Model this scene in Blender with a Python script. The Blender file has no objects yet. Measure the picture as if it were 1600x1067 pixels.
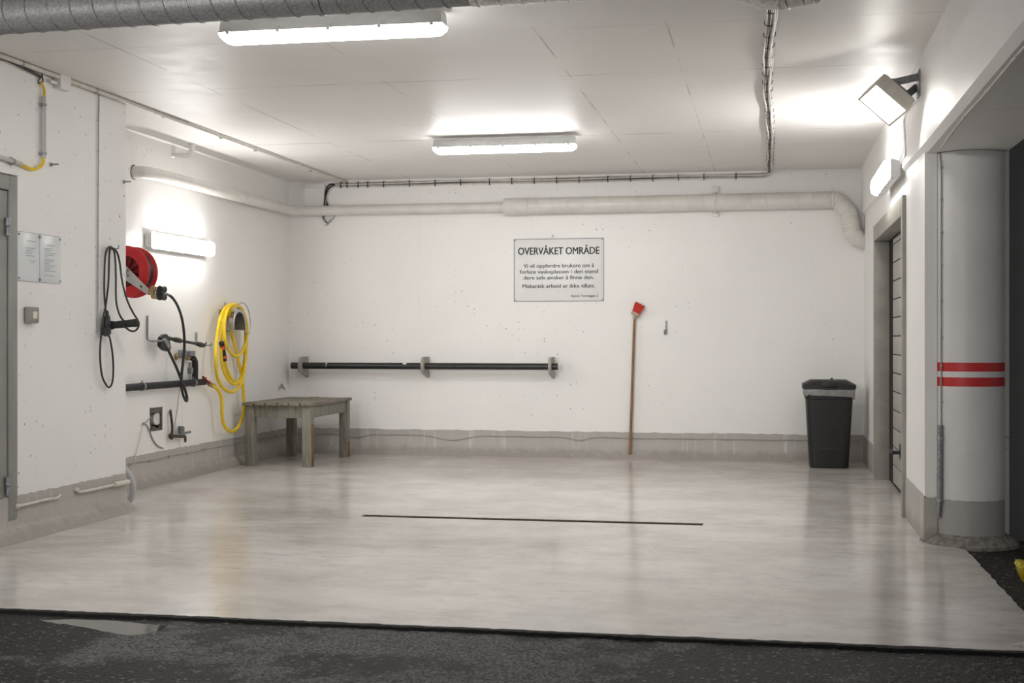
import bpy, bmesh, math, random
from mathutils import Vector, Matrix

random.seed(7)
SC = bpy.context.scene
COL = SC.collection

# ------------------------------------------------------------------ camera / survey
F = 2087.0            # focal length in pixels of the 1600 px wide frame
HOR = 530.0           # horizon row
YAW = math.atan(404 / F)
CH = 1.2              # lens height
CA, SA = math.cos(YAW), math.sin(YAW)
CAM = Vector((0, 0, CH))


def ray(px, py):
    u = (px - 800) / F
    return Vector((-SA + u * CA, CA + u * SA, (HOR - py) / F))


def hx(px, py, X):
    d = ray(px, py)
    return CAM + d * (X / d.x)


def hy(px, py, Y):
    d = ray(px, py)
    return CAM + d * (Y / d.y)


def hz(px, py, Z):
    d = ray(px, py)
    return CAM + d * ((Z - CH) / d.z)


# room dimensions (metres)
XL, XP, XR = -5.02, -4.444, 0.895      # left recess wall, left pier face, right wall
YB = 13.46                             # back wall
YP = 8.69                              # end of the left pier
YE = 8.22                              # end face of the right wall
H = 2.87
XBEAM = 0.87
YF = 5.43                              # front edge of the white slab
BAND = 0.262

# ------------------------------------------------------------------ materials
def nmat(name):
    m = bpy.data.materials.new(name)
    m.use_nodes = True
    nt = m.node_tree
    b = nt.nodes["Principled BSDF"]
    return m, nt, b


def N(nt, typ, **kw):
    n = nt.nodes.new(typ)
    for k, v in kw.items():
        setattr(n, k, v)
    return n


def L(nt, a, b):
    nt.links.new(a, b)


def mth(nt, op, a, b=None, clamp=False):
    n = N(nt, "ShaderNodeMath", operation=op, use_clamp=clamp)
    for i, v in enumerate((a, b)):
        if v is None:
            continue
        if isinstance(v, (int, float)):
            n.inputs[i].default_value = v
        else:
            L(nt, v, n.inputs[i])
    return n.outputs[0]


def mixc(nt, fac, a, b):
    n = N(nt, "ShaderNodeMix", data_type="RGBA")
    if isinstance(fac, (int, float)):
        n.inputs[0].default_value = fac
    else:
        L(nt, fac, n.inputs[0])
    for i, v in ((6, a), (7, b)):
        if isinstance(v, (tuple, list)):
            n.inputs[i].default_value = (*v[:3], 1)
        else:
            L(nt, v, n.inputs[i])
    return n.outputs[2]


def coords(nt, scale=(1, 1, 1)):
    t = N(nt, "ShaderNodeTexCoord")
    mp = N(nt, "ShaderNodeMapping")
    mp.inputs["Scale"].default_value = scale
    L(nt, t.outputs["Object"], mp.inputs[0])
    return mp.outputs[0], t.outputs["Object"]


def noise(nt, vec, scale, detail=4, rough=0.55):
    n = N(nt, "ShaderNodeTexNoise")
    n.inputs["Scale"].default_value = scale
    n.inputs["Detail"].default_value = detail
    n.inputs["Roughness"].default_value = rough
    L(nt, vec, n.inputs["Vector"])
    return n.outputs[0]


def ramp(nt, v, lo, hi):
    n = N(nt, "ShaderNodeMapRange", interpolation_type="SMOOTHSTEP")
    L(nt, v, n.inputs[0])
    n.inputs[1].default_value = lo
    n.inputs[2].default_value = hi
    return n.outputs[0]


def bump(nt, b, h, strength, dist=0.01):
    n = N(nt, "ShaderNodeBump")
    n.inputs["Strength"].default_value = strength
    n.inputs["Distance"].default_value = dist
    L(nt, h, n.inputs["Height"])
    L(nt, n.outputs[0], b.inputs["Normal"])


def plain(name, col, rough=0.5, metal=0.0, var=0.12, scale=14, bmp=0.0, spec=0.5, stretch=(1, 1, 1)):
    m, nt, b = nmat(name)
    v, _ = coords(nt, stretch)
    n = noise(nt, v, scale)
    dark = tuple(c * (1 - var) for c in col)
    lite = tuple(min(1, c * (1 + var)) for c in col)
    c = mixc(nt, ramp(nt, n, 0.3, 0.7), dark, lite)
    L(nt, c, b.inputs["Base Color"])
    b.inputs["Roughness"].default_value = rough
    b.inputs["Metallic"].default_value = metal
    b.inputs["Specular IOR Level"].default_value = spec
    if bmp:
        bump(nt, b, n, bmp)
    return m


def glow(name, col, strength):
    m, nt, b = nmat(name)
    b.inputs["Base Color"].default_value = (0.9, 0.9, 0.9, 1)
    b.inputs["Emission Color"].default_value = (*col, 1)
    b.inputs["Emission Strength"].default_value = strength
    return m


def sepxyz(nt, o):
    s = N(nt, "ShaderNodeSeparateXYZ")
    L(nt, o, s.inputs[0])
    return s.outputs


def seam(nt, coord, at, w):
    return mth(nt, "LESS_THAN", mth(nt, "ABSOLUTE", mth(nt, "SUBTRACT", coord, at)), w)


def painted_concrete(name, col, rough=0.42, pores=0.75, seams=(), pore_scale=15.0, bm=0.25, streak=0.0, pmax=0.105, foot=False, pexp=6.0, plane=(0, 2)):
    """painted cast concrete: air pores, fine orange peel, formwork seams"""
    m, nt, b = nmat(name)
    v, o = coords(nt)
    big = noise(nt, v, 0.8, 3)
    c = mixc(nt, ramp(nt, big, 0.3, 0.75), tuple(x * 0.95 for x in col), col)
    if streak:
        vs, _ = coords(nt, (7, 7, 0.5))
        st = noise(nt, vs, 3.0, 5, 0.6)
        c = mixc(nt, mth(nt, "MULTIPLY", ramp(nt, st, 0.55, 0.8), streak), c, (0.80, 0.78, 0.75))
        c = mixc(nt, mth(nt, "MULTIPLY", ramp(nt, st, 0.45, 0.2), streak * 0.6), c, tuple(x * 0.72 for x in col))
    if foot:      # mud splashed up from the floor, uneven along the wall
        zc = sepxyz(nt, o)[2]
        md = mth(nt, "ADD", mth(nt, "MULTIPLY", mth(nt, "SUBTRACT", noise(nt, v, 9, 5, 0.7), 0.5), 0.16), zc)
        c = mixc(nt, mth(nt, "MULTIPLY", ramp(nt, md, 0.12, 0.02), 0.55), c, (0.22, 0.19, 0.165))
    # pores
    pxyz = sepxyz(nt, o)
    cmb = N(nt, "ShaderNodeCombineXYZ")
    L(nt, pxyz[plane[0]], cmb.inputs[0])
    L(nt, pxyz[plane[1]], cmb.inputs[1])
    vo = N(nt, "ShaderNodeTexVoronoi", voronoi_dimensions="2D")
    vo.inputs["Scale"].default_value = pore_scale
    L(nt, cmb.outputs[0], vo.inputs["Vector"])
    sep = N(nt, "ShaderNodeSeparateColor")
    L(nt, vo.outputs["Color"], sep.inputs[0])
    size = mth(nt, "MULTIPLY", mth(nt, "POWER", sep.outputs[0], pexp), pmax)
    spot = mth(nt, "LESS_THAN", vo.outputs["Distance"], size)
    clus = ramp(nt, noise(nt, v, 1.1, 3), 0.46, 0.62)
    spot = mth(nt, "MULTIPLY", spot, mth(nt, "ADD", mth(nt, "MULTIPLY", clus, 0.7), 0.3))
    c = mixc(nt, mth(nt, "MULTIPLY", spot, pores), c, (0.24, 0.22, 0.205))
    # seams
    xyz = sepxyz(nt, o)
    brk = ramp(nt, noise(nt, v, 1.7, 4), 0.43, 0.60)
    for ax, at, w, dk in seams:
        s = mth(nt, "MULTIPLY", mth(nt, "MULTIPLY", seam(nt, xyz[ax], at, w), brk), dk)
        c = mixc(nt, s, c, (0.30, 0.28, 0.26))
    L(nt, c, b.inputs["Base Color"])
    rn = noise(nt, v, 5, 4)
    L(nt, mth(nt, "ADD", mth(nt, "MULTIPLY", rn, 0.18), rough - 0.09), b.inputs["Roughness"])
    h = mth(nt, "ADD", mth(nt, "MULTIPLY", noise(nt, v, 60, 3), 0.5),
            mth(nt, "ADD", mth(nt, "MULTIPLY", noise(nt, v, 6, 3), 1.0), mth(nt, "MULTIPLY", spot, -2.0)))
    bump(nt, b, h, bm, 0.004)
    return m


def floor_epoxy():
    m, nt, b = nmat("white_floor_coating")
    v, o = coords(nt)
    vs, _ = coords(nt, (0.75, 1.0, 1))       # trowel / squeegee strokes run across the bay
    n1 = noise(nt, vs, 1.9, 9, 0.70)
    n2 = noise(nt, v, 0.6, 4, 0.6)
    vt, _ = coords(nt, (0.6, 1.25, 1))
    n3 = noise(nt, vt, 6.5, 10, 0.80)
    c = mixc(nt, ramp(nt, n1, 0.30, 0.68), (0.50, 0.465, 0.43), (0.70, 0.675, 0.65))
    c = mixc(nt, mth(nt, "MULTIPLY", ramp(nt, n2, 0.48, 0.66), 0.40), c, (0.53, 0.475, 0.43))
    patch = ramp(nt, noise(nt, v, 0.9, 3), 0.38, 0.62)
    c = mixc(nt, mth(nt, "MULTIPLY", mth(nt, "MULTIPLY", ramp(nt, n3, 0.53, 0.62), mth(nt, "ADD", mth(nt, "MULTIPLY", patch, 0.7), 0.3)), 0.50), c, (0.37, 0.335, 0.305))
    vd, _ = coords(nt, (0.7, 1.0, 1))
    n4 = noise(nt, vd, 22, 6, 0.82)
    c = mixc(nt, mth(nt, "MULTIPLY", ramp(nt, n4, 0.60, 0.66), 0.60), c, (0.30, 0.27, 0.25))
    L(nt, c, b.inputs["Base Color"])
    r = mth(nt, "ADD", mth(nt, "MULTIPLY", ramp(nt, n2, 0.35, 0.65), 0.10), mth(nt, "ADD", mth(nt, "MULTIPLY", n1, 0.10), 0.03))
    L(nt, r, b.inputs["Roughness"])
    b.inputs["Specular IOR Level"].default_value = 0.55
    h = mth(nt, "ADD", mth(nt, "MULTIPLY", n3, 0.6), mth(nt, "MULTIPLY", noise(nt, v, 5, 3), 1.0))
    bump(nt, b, h, 0.16, 0.004)
    return m


def asphalt_mat():
    m, nt, b = nmat("asphalt")
    v, o = coords(nt)
    g = noise(nt, v, 95, 4, 0.75)
    vo = N(nt, "ShaderNodeTexVoronoi")
    vo.inputs["Scale"].default_value = 75
    L(nt, v, vo.inputs["Vector"])
    sep = N(nt, "ShaderNodeSeparateColor")
    L(nt, vo.outputs["Color"], sep.inputs[0])
    big = noise(nt, v, 1.7, 6, 0.66)
    # a dry scuffed patch in the middle of the lane, wet tarmac around it
    xyz = sepxyz(nt, o)
    pc = hz(660, 1020, -0.016)
    ex = mth(nt, "DIVIDE", mth(nt, "SUBTRACT", xyz[0], pc.x), 0.80)
    ey = mth(nt, "DIVIDE", mth(nt, "SUBTRACT", xyz[1], pc.y), 0.60)
    dist = mth(nt, "SQRT", mth(nt, "ADD", mth(nt, "MULTIPLY", ex, ex), mth(nt, "MULTIPLY", ey, ey)))
    dry = ramp(nt, mth(nt, "SUBTRACT", mth(nt, "ADD", big, 0.13), mth(nt, "MULTIPLY", mth(nt, "MINIMUM", dist, 2.4), 0.10)), 0.46, 0.58)
    c = mixc(nt, ramp(nt, g, 0.34, 0.66), (0.004, 0.004, 0.0042), (0.034, 0.031, 0.029))
    c2 = mixc(nt, ramp(nt, g, 0.34, 0.66), (0.035, 0.035, 0.036), (0.27, 0.267, 0.262))
    c = mixc(nt, dry, c, c2)
    grit = mth(nt, "GREATER_THAN", sep.outputs[0], 0.95)
    c = mixc(nt, mth(nt, "MULTIPLY", grit, 0.6), c, (0.26, 0.245, 0.23))
    L(nt, c, b.inputs["Base Color"])
    L(nt, mth(nt, "ADD", mth(nt, "MULTIPLY", dry, 0.30), 0.50), b.inputs["Roughness"])
    b.inputs["Specular IOR Level"].default_value = 0.18
    h = mth(nt, "ADD", mth(nt, "MULTIPLY", vo.outputs["Distance"], 1.0), mth(nt, "MULTIPLY", g, 0.8))
    bump(nt, b, h, 1.0, 0.012)
    return m


def column_paint():
    """white column with a grey painted foot and two red warning stripes"""
    m, nt, b = nmat("column_paint")
    v, o = coords(nt)
    xyz = sepxyz(nt, o)
    wob = mth(nt, "MULTIPLY", mth(nt, "SUBTRACT", noise(nt, v, 30, 3), 0.5), 0.012)
    z = mth(nt, "ADD", xyz[2], wob)
    c = mixc(nt, ramp(nt, noise(nt, v, 2, 3), 0.3, 0.7), (0.64, 0.635, 0.63), (0.70, 0.695, 0.69))

    def band(a, bb, zz):
        return mth(nt, "MULTIPLY", mth(nt, "GREATER_THAN", zz, a), mth(nt, "LESS_THAN", zz, bb))
    zs = mth(nt, "ADD", xyz[2], mth(nt, "MULTIPLY", wob, 0.25))
    c = mixc(nt, band(0.925, 0.978, zs), c, (0.52, 0.022, 0.022))
    c = mixc(nt, band(1.012, 1.064, zs), c, (0.52, 0.022, 0.022))
    c = mixc(nt, mth(nt, "LESS_THAN", z, 0.262), c, (0.36, 0.355, 0.345))
    vo = N(nt, "ShaderNodeTexVoronoi")
    vo.inputs["Scale"].default_value = 16
    L(nt, v, vo.inputs["Vector"])
    sep = N(nt, "ShaderNodeSeparateColor")
    L(nt, vo.outputs["Color"], sep.inputs[0])
    spot = mth(nt, "LESS_THAN", vo.outputs["Distance"], mth(nt, "MULTIPLY", mth(nt, "POWER", sep.outputs[0], 6.0), 0.09))
    c = mixc(nt, mth(nt, "MULTIPLY", spot, 0.6), c, (0.14, 0.13, 0.13))
    L(nt, c, b.inputs["Base Color"])
    b.inputs["Roughness"].default_value = 0.42
    bump(nt, b, mth(nt, "ADD", noise(nt, v, 70, 3), mth(nt, "MULTIPLY", noise(nt, v, 12, 4), 1.2)), 0.35, 0.004)
    return m


WHITE = (0.865, 0.855, 0.84)
M = {}
M["wall_back"] = painted_concrete("wall_paint_back", WHITE, 0.45, seams=[(0, hy(655, 600, YB).x, 0.003, 0.14)])
M["wall_left"] = painted_concrete("wall_paint_recess", WHITE, 0.45, plane=(1, 2), seams=[(1, hx(285, 320, XL).y, 0.007, 0.16)])
M["wall_pier"] = painted_concrete("wall_paint_pier", WHITE, 0.45, pores=0.9, pore_scale=15, pmax=0.15, pexp=5.0, plane=(1, 2))
M["wall_right"] = painted_concrete("wall_paint_side", WHITE, 0.48, pores=0.5, plane=(1, 2))
M["shaded_wall"] = painted_concrete("garage_wall_shade_grey", (0.17, 0.17, 0.172), 0.5, pores=0.2)  # grey darkened further: shade of the unlit garage is put into the colour
M["ceiling"] = painted_concrete("ceiling_paint", (0.80, 0.785, 0.765), 0.46, pores=0.28, pore_scale=7,
                                seams=[(0, -3.68, 0.006, .7), (0, -1.25, 0.006, .55), (0, -0.54, 0.005, .5), (0, -2.46, 0.004, .4),
                                       (1, 8.38, 0.008, .6), (1, 10.86, 0.010, .75), (1, 11.7, 0.008, .35), (1, 7.1, 0.006, .4)], bm=0.18, pmax=0.06, pexp=8.0, plane=(0, 1))
M["band"] = painted_concrete("grey_plinth_paint", (0.44, 0.415, 0.385), 0.5, pores=0.5, pore_scale=12, streak=0.6, foot=True)
M["floor"] = floor_epoxy()
M["asphalt"] = asphalt_mat()
M["column"] = column_paint()
M["rough_concrete"] = plain("rough_concrete", (0.21, 0.195, 0.175), 0.9, var=0.35, scale=30, bmp=0.5)
M["tar"] = plain("tar", (0.006, 0.006, 0.006), 0.9, var=0.4, scale=60, bmp=0.6)
M["water"] = plain("still_water", (0.05, 0.047, 0.042), 0.04, var=0.05)
M["duct_dark"] = plain("galvanised_dark", (0.25, 0.25, 0.255), 0.5, 0.35, var=0.22, scale=90)
M["duct_light"] = plain("galvanised", (0.48, 0.48, 0.47), 0.35, 0.85, var=0.2, scale=60)
M["white_pipe"] = plain("white_painted_pipe", (0.70, 0.675, 0.64), 0.38, var=0.05, scale=6)
M["white_plastic"] = plain("white_plastic", (0.74, 0.735, 0.72), 0.35, var=0.04)
M["lamp_grey"] = plain("lamp_housing_plastic", (0.62, 0.62, 0.61), 0.4, var=0.05)
M["cream"] = plain("cream_enamel", (0.66, 0.62, 0.56), 0.4, var=0.06)
M["glow"] = glow("lit_diffuser", (1.0, 0.985, 0.96), 16.5)
M["flood"] = glow("lit_flood_glass", (1.0, 0.965, 0.90), 16.0)
M["black_rubber"] = plain("black_rubber", (0.016, 0.016, 0.017), 0.42, var=0.2, scale=40)
M["black_foam"] = plain("black_foam", (0.022, 0.022, 0.023), 0.75, var=0.3, scale=50, bmp=0.4)
M["black_paint"] = plain("black_painted_steel", (0.014, 0.014, 0.015), 0.35, var=0.2)
M["bin"] = plain("black_plastic", (0.009, 0.009, 0.0095), 0.5, var=0.25, scale=30, bmp=0.15)
M["bag"] = plain("thin_white_plastic", (0.22, 0.215, 0.21), 0.35, var=0.15, scale=30)
M["red"] = plain("red_plastic", (0.58, 0.018, 0.022), 0.36, var=0.1)
M["red_dark"] = plain("deep_red_plastic", (0.24, 0.012, 0.016), 0.45, var=0.15)
M["arm_grey"] = plain("grey_cast_metal", (0.55, 0.56, 0.55), 0.4, 0.2, var=0.08)
M["brass"] = plain("brass", (0.42, 0.32, 0.17), 0.38, 0.8, var=0.25, scale=60)
M["steel"] = plain("stainless_steel", (0.46, 0.45, 0.44), 0.33, 0.9, var=0.12, scale=40)
M["zinc"] = plain("zinc_plated_steel", (0.30, 0.31, 0.32), 0.5, 0.6, var=0.2, scale=50)
M["rust"] = plain("rusty_iron", (0.095, 0.068, 0.050), 0.85, 0.2, var=0.5, scale=70, bmp=0.5)
M["blue_grey"] = plain("blue_grey_plastic", (0.20, 0.22, 0.23), 0.5, var=0.2)
M["yellow"] = plain("yellow_hose", (0.80, 0.56, 0.012), 0.35, var=0.07)
M["yellow_tub"] = plain("yellow_plastic", (0.50, 0.38, 0.008), 0.42, var=0.12)
M["orange"] = plain("orange_plastic", (0.75, 0.13, 0.02), 0.4)
M["conduit_beige"] = plain("beige_conduit", (0.60, 0.56, 0.50), 0.45, var=0.08)
M["cable_white"] = plain("off_white_cable", (0.66, 0.63, 0.59), 0.5, var=0.1)
M["cable_grey"] = plain("grey_cable", (0.34, 0.33, 0.31), 0.5, var=0.15)
M["cable_black"] = plain("black_cable", (0.02, 0.02, 0.02), 0.5, var=0.2)
M["cable_brown"] = plain("brown_grey_cable", (0.17, 0.13, 0.11), 0.5, var=0.15)
M["door_grey"] = plain("grey_painted_steel", (0.275, 0.27, 0.255), 0.48, var=0.07, scale=5)
M["door_taupe"] = plain("taupe_painted_frame", (0.30, 0.285, 0.255), 0.45, var=0.10, scale=6)
M["door_leaf"] = plain("pale_grey_door_paint", (0.36, 0.36, 0.335), 0.45, var=0.07, scale=5)
M["black"] = plain("black_gap", (0.006, 0.006, 0.006), 0.9)
M["wood"] = plain("weathered_wood", (0.20, 0.175, 0.14), 0.7, var=0.30, scale=7, bmp=0.3, stretch=(9, 0.8, 9))
M["wood_leg"] = plain("weathered_wood_posts", (0.215, 0.205, 0.17), 0.7, var=0.22, scale=9, bmp=0.3, stretch=(7, 7, 0.7))
M["wood_wet"] = plain("brown_stained_wood", (0.16, 0.085, 0.035), 0.7, var=0.35, scale=9, bmp=0.3, stretch=(7, 7, 0.7))
M["stick"] = plain("varnished_broomstick", (0.26, 0.135, 0.062), 0.5, var=0.2, scale=8, stretch=(9, 9, 0.6))
M["bristle"] = plain("red_bristles", (0.62, 0.035, 0.02), 0.6, var=0.35, scale=120, stretch=(3, 3, 0.4), bmp=0.6)
M["sign"] = plain("white_sign_plate", (0.79, 0.79, 0.79), 0.35, var=0.02)
M["ink"] = plain("black_ink", (0.018, 0.018, 0.018), 0.5)
M["ink_pale"] = plain("faded_ink", (0.30, 0.31, 0.33), 0.6)
M["paper"] = plain("laminated_paper", (0.68, 0.71, 0.73), 0.30, var=0.05, scale=3)
M["bracket"] = plain("greige_painted_steel", (0.33, 0.31, 0.275), 0.5, var=0.15, scale=20)
M["hole"] = plain("chiselled_concrete", (0.13, 0.115, 0.10), 0.95, var=0.5, scale=60, bmp=1.0)
M["switch"] = plain("taupe_plastic", (0.26, 0.235, 0.21), 0.45, var=0.06)
M["hose_grey"] = plain("light_grey_conduit", (0.46, 0.46, 0.46), 0.45, var=0.05)

# ------------------------------------------------------------------ mesh builder
class B:
    def __init__(self):
        self.bm = bmesh.new()

    def verts(self, pts):
        return [self.bm.verts.new(p) for p in pts]

    def face(self, vs):
        try:
            return self.bm.faces.new(vs)
        except ValueError:
            return None

    def obox(self, c, ax, ay, az, bev=0.0, seg=2):
        """box: centre and three half-extent vectors"""
        c, ax, ay, az = map(Vector, (c, ax, ay, az))
        P = [c + ax * sx + ay * sy + az * sz for sz in (-1, 1) for sy in (-1, 1) for sx in (-1, 1)]
        v = self.verts(P)
        fs = [self.face([v[i] for i in q]) for q in
              ((0, 2, 3, 1), (4, 5, 7, 6), (0, 1, 5, 4), (2, 6, 7, 3), (0, 4, 6, 2), (1, 3, 7, 5))]
        if ax.cross(ay).dot(az) < 0:
            bmesh.ops.reverse_faces(self.bm, faces=fs)
        if bev:
            es = list({e for f in fs for e in f.edges})
            bmesh.ops.bevel(self.bm, geom=es, offset=bev, segments=seg, profile=0.5, affect="EDGES")
        return self

    def box(self, x0, x1, y0, y1, z0, z1, bev=0.0, seg=2):
        return self.obox(((x0 + x1) / 2, (y0 + y1) / 2, (z0 + z1) / 2), ((x1 - x0) / 2, 0, 0),
                         (0, (y1 - y0) / 2, 0), (0, 0, (z1 - z0) / 2), bev, seg)

    def loft(self, rings, closed=True, caps=True):
        R = [self.verts(r) for r in rings]
        n = len(R[0])
        for a, b in zip(R, R[1:]):
            for i in range(n if closed else n - 1):
                j = (i + 1) % n
                self.face((a[i], a[j], b[j], b[i]))
        if caps and closed:
            self.face(list(reversed(R[0])))
            self.face(R[-1])
        return self

    def prism(self, poly, ext):
        ext = Vector(ext)
        poly = [Vector(p) for p in poly]
        nrm = Vector((0, 0, 0))
        for i in range(len(poly)):
            nrm += poly[i].cross(poly[(i + 1) % len(poly)])
        if nrm.dot(ext) < 0:
            poly = poly[::-1]
        return self.loft([poly, [p + ext for p in poly]])

    def lathe(self, prof, o, axis, seg=24, caps=True):
        o, a = Vector(o), Vector(axis).normalized()
        u = a.orthogonal().normalized()
        w = a.cross(u)
        rings = []
        for r, h in prof:
            rings.append([o + a * h + (u * math.cos(t) + w * math.sin(t)) * r
                          for t in (2 * math.pi * k / seg for k in range(seg))])
        return self.loft(rings, caps=caps)

    def cyl(self, p0, p1, r0, r1=None, seg=16):
        p0, p1 = Vector(p0), Vector(p1)
        return self.lathe([(r0, 0), (r0 if r1 is None else r1, (p1 - p0).length)], p0, p1 - p0, seg)

    def sphere(self, c, r, seg=14, sq=(1, 1, 1)):
        mt = Matrix.Translation(Vector(c)) @ Matrix.Diagonal((r * sq[0], r * sq[1], r * sq[2], 1))
        bmesh.ops.create_uvsphere(self.bm, u_segments=seg, v_segments=seg // 2 + 1, radius=1, matrix=mt)
        return self

    def tube(self, pts, r, seg=8, sub=6, smooth=True, rad=None):
        pts = [Vector(p) for p in pts]
        if smooth and len(pts) > 2:
            pts = spline(pts, sub)
        n = len(pts)
        tan = []
        for i in range(n):
            t = pts[min(i + 1, n - 1)] - pts[max(i - 1, 0)]
            tan.append(t.normalized() if t.length > 1e-9 else Vector((0, 0, 1)))
        u = tan[0].orthogonal().normalized()
        rings = []
        for i in range(n):
            if i:
                u = (u - tan[i] * u.dot(tan[i]))
                u = u.normalized() if u.length > 1e-6 else tan[i].orthogonal().normalized()
            w = tan[i].cross(u)
            rr = r if rad is None else rad(i / (n - 1), i)
            rings.append([pts[i] + (u * math.cos(a) + w * math.sin(a)) * rr
                          for a in (2 * math.pi * k / seg for k in range(seg))])
        return self.loft(rings)


def spline(P, sub):
    out = []
    for i in range(len(P) - 1):
        p0 = P[i - 1] if i else P[0] * 2 - P[1]
        p1, p2 = P[i], P[i + 1]
        p3 = P[i + 2] if i + 2 < len(P) else P[-1] * 2 - P[-2]
        for k in range(sub):
            t = k / sub
            out.append(0.5 * ((2 * p1) + (p2 - p0) * t + (2 * p0 - 5 * p1 + 4 * p2 - p3) * t * t
                              + (3 * p1 - p0 - 3 * p2 + p3) * t ** 3))
    out.append(P[-1].copy())
    return out


def helix(c0, c1, r, turns, seg=20):
    c0, c1 = Vector(c0), Vector(c1)
    a = (c1 - c0).normalized()
    u = a.orthogonal().normalized()
    w = a.cross(u)
    n = int(turns * seg)
    return [c0.lerp(c1, i / n) + (u * math.cos(2 * math.pi * i / seg) + w * math.sin(2 * math.pi * i / seg)) * r
            for i in range(n + 1)]


def worg(o):
    p = Vector((0, 0, 0))
    while o is not None:
        p += o.location
        o = o.parent
    return p


def link(name, b, mat, parent=None, sharp=35, org=None):
    bmesh.ops.recalc_face_normals(b.bm, faces=b.bm.faces)
    me = bpy.data.meshes.new(name)
    off = org if org is not None else (worg(parent) if parent else Vector((0, 0, 0)))
    bmesh.ops.translate(b.bm, verts=b.bm.verts, vec=-off)
    b.bm.to_mesh(me)
    b.bm.free()
    for p in me.polygons:
        p.use_smooth = True
    me.set_sharp_from_angle(angle=math.radians(sharp))
    me.materials.append(mat)
    o = bpy.data.objects.new(name, me)
    COL.objects.link(o)
    if parent:
        o.parent = parent
    elif org is not None:
        o.location = org
    return o


def struct(name, b, mat, parent=None, label=None):
    o = link(name, b, mat, parent)
    if parent is None:
        o["kind"] = "structure"
    if label:
        o["label"] = label
    return o


def part(name, b, mat, parent, label=None):
    o = link(name, b, mat, parent)
    if label:
        o["label"] = label
    return o


def tag(o, label, cat, group=None):
    o["label"] = label
    o["category"] = cat
    if group:
        o["group"] = group
    return o


def thing(name, label, cat, loc, group=None):
    o = bpy.data.objects.new(name, None)
    o.empty_display_size = 0.05
    COL.objects.link(o)
    o.location = Vector(loc)
    return tag(o, label, cat, group)


def solo(name, b, mat, label, cat, group=None):
    vs = [v.co for v in b.bm.verts]
    lo = [min(v[i] for v in vs) for i in range(3)]
    hi = [max(v[i] for v in vs) for i in range(3)]
    org = Vector(((lo[0] + hi[0]) / 2, (lo[1] + hi[1]) / 2, lo[2]))
    return tag(link(name, b, mat, None, org=org), label, cat, group)


def jag(a, c, n, amp):
    """points from a to c with a little sideways wander (2-D)"""
    out = []
    for i in range(n + 1):
        t = i / n
        j = random.uniform(-amp, amp) if 0 < i < n else 0
        out.append((a + (c - a) * t, j))
    return out


# ------------------------------------------------------------------ setting: floors
DR0 = hz(572, 803, 0)
DR1 = hz(1098, 821.5, 0)
DY0, DY1 = 8.685, 8.795
DX0, DX1 = DR0.x, DR1.x

b = B()
T = (0, 0, 0.06)


def slab(poly):
    b.prism([(x, y, -0.06) for x, y in poly], T)


front = [(x, YF + j) for x, j in jag(-4.6, 1.095, 190, 0.007)]
right = [(1.095 + j, y) for y, j in jag(YF, 7.98, 50, 0.005)]
slab(front + right[1:] + [(1.0, 8.1), (1.0, DY0), (-4.6, DY0)])
slab([(-5.1, DY0), (DX0, DY0), (DX0, DY1), (-5.1, DY1)])
slab([(DX1, DY0), (1.40, DY0), (1.40, DY1), (DX1, DY1)])
slab([(-5.1, DY1), (1.40, DY1), (1.40, YB + 0.05), (-5.1, YB + 0.05)])
struct("floor", b, M["floor"])

b = B().box(-9, 6, 1.0, 9.0, -0.16, -0.016)
struct("asphalt_ground", b, M["asphalt"])
# tar joint between the slab and the asphalt
b = B()
pts0 = [(x, YF + 0.015 + j) for x, j in jag(-4.6, 1.12, 200, 0.004)]
pts1 = [(x, YF - 0.036 + j + 0.008 * math.sin(x * 9.1) * math.sin(x * 3.7)) for x, j in jag(1.12, -4.6, 260, 0.006)]
b.prism([(x, y, -0.04) for x, y in pts0 + pts1], (0, 0, 0.0375))
p0 = [(1.088 + j, y) for y, j in jag(YF, 7.9, 60, 0.003)]
p1 = [(1.112 + j, y) for y, j in jag(7.9, YF, 60, 0.005)]
b.prism([(x, y, -0.05) for x, y in p0 + p1], (0, 0, 0.044))
struct("trim_1", b, M["tar"])

# ------------------------------------------------------------------ setting: walls and ceiling
b = B().box(-5.4, 1.6, YB, YB + 0.2, -0.05, H)
struct("wall_back", b, M["wall_back"])

# recess wall, with a chiselled opening left in it
ha, hb = hx(235, 672, XL), hx(252.5, 637, XL)
b = B()
b.box(XL - 0.2, XL, YP - 0.1, ha.y, -0.05, H)
b.box(XL - 0.2, XL, hb.y, YB, -0.05, H)
b.box(XL - 0.2, XL, ha.y, hb.y, -0.05, ha.z)
b.box(XL - 0.2, XL, ha.y, hb.y, hb.z, H)
struct("wall_left", b, M["wall_left"])
b = B()
# ragged haunch where ceiling and wall meet
hp = []
n = 60
for i in range(n + 1):
    y = YP + (YB - YP) * i / n
    s = 0.012 + 0.003 * math.sin(i * 0.37)
    hp.append((y, s))
rings = [[(XL - 0.02, y, H + 0.01), (XL + s * 1.7, y, H + 0.005), (XL + s * 0.6, y, H - s * 0.5), (XL - 0.02, y, H - s * 1.5)] for y, s in hp]
b.loft(rings)
struct("trim_4", b, M["wall_left"])

D1A, D1B = 6.15, hx(25, 500, XP).y - 0.006     # door opening in the pier
D1T, D1Z = 2.17, 0.125
b = B()
b.box(-7.5, XP, 3.6, D1A, -0.05, H)
b.box(-7.5, XP, D1B, YP, -0.05, H)
b.box(-7.5, XP, D1A, D1B, -0.05, D1Z)
b.box(-7.5, XP, D1A, D1B, D1T, H)
struct("wall_pier", b, M["wall_pier"])

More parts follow.
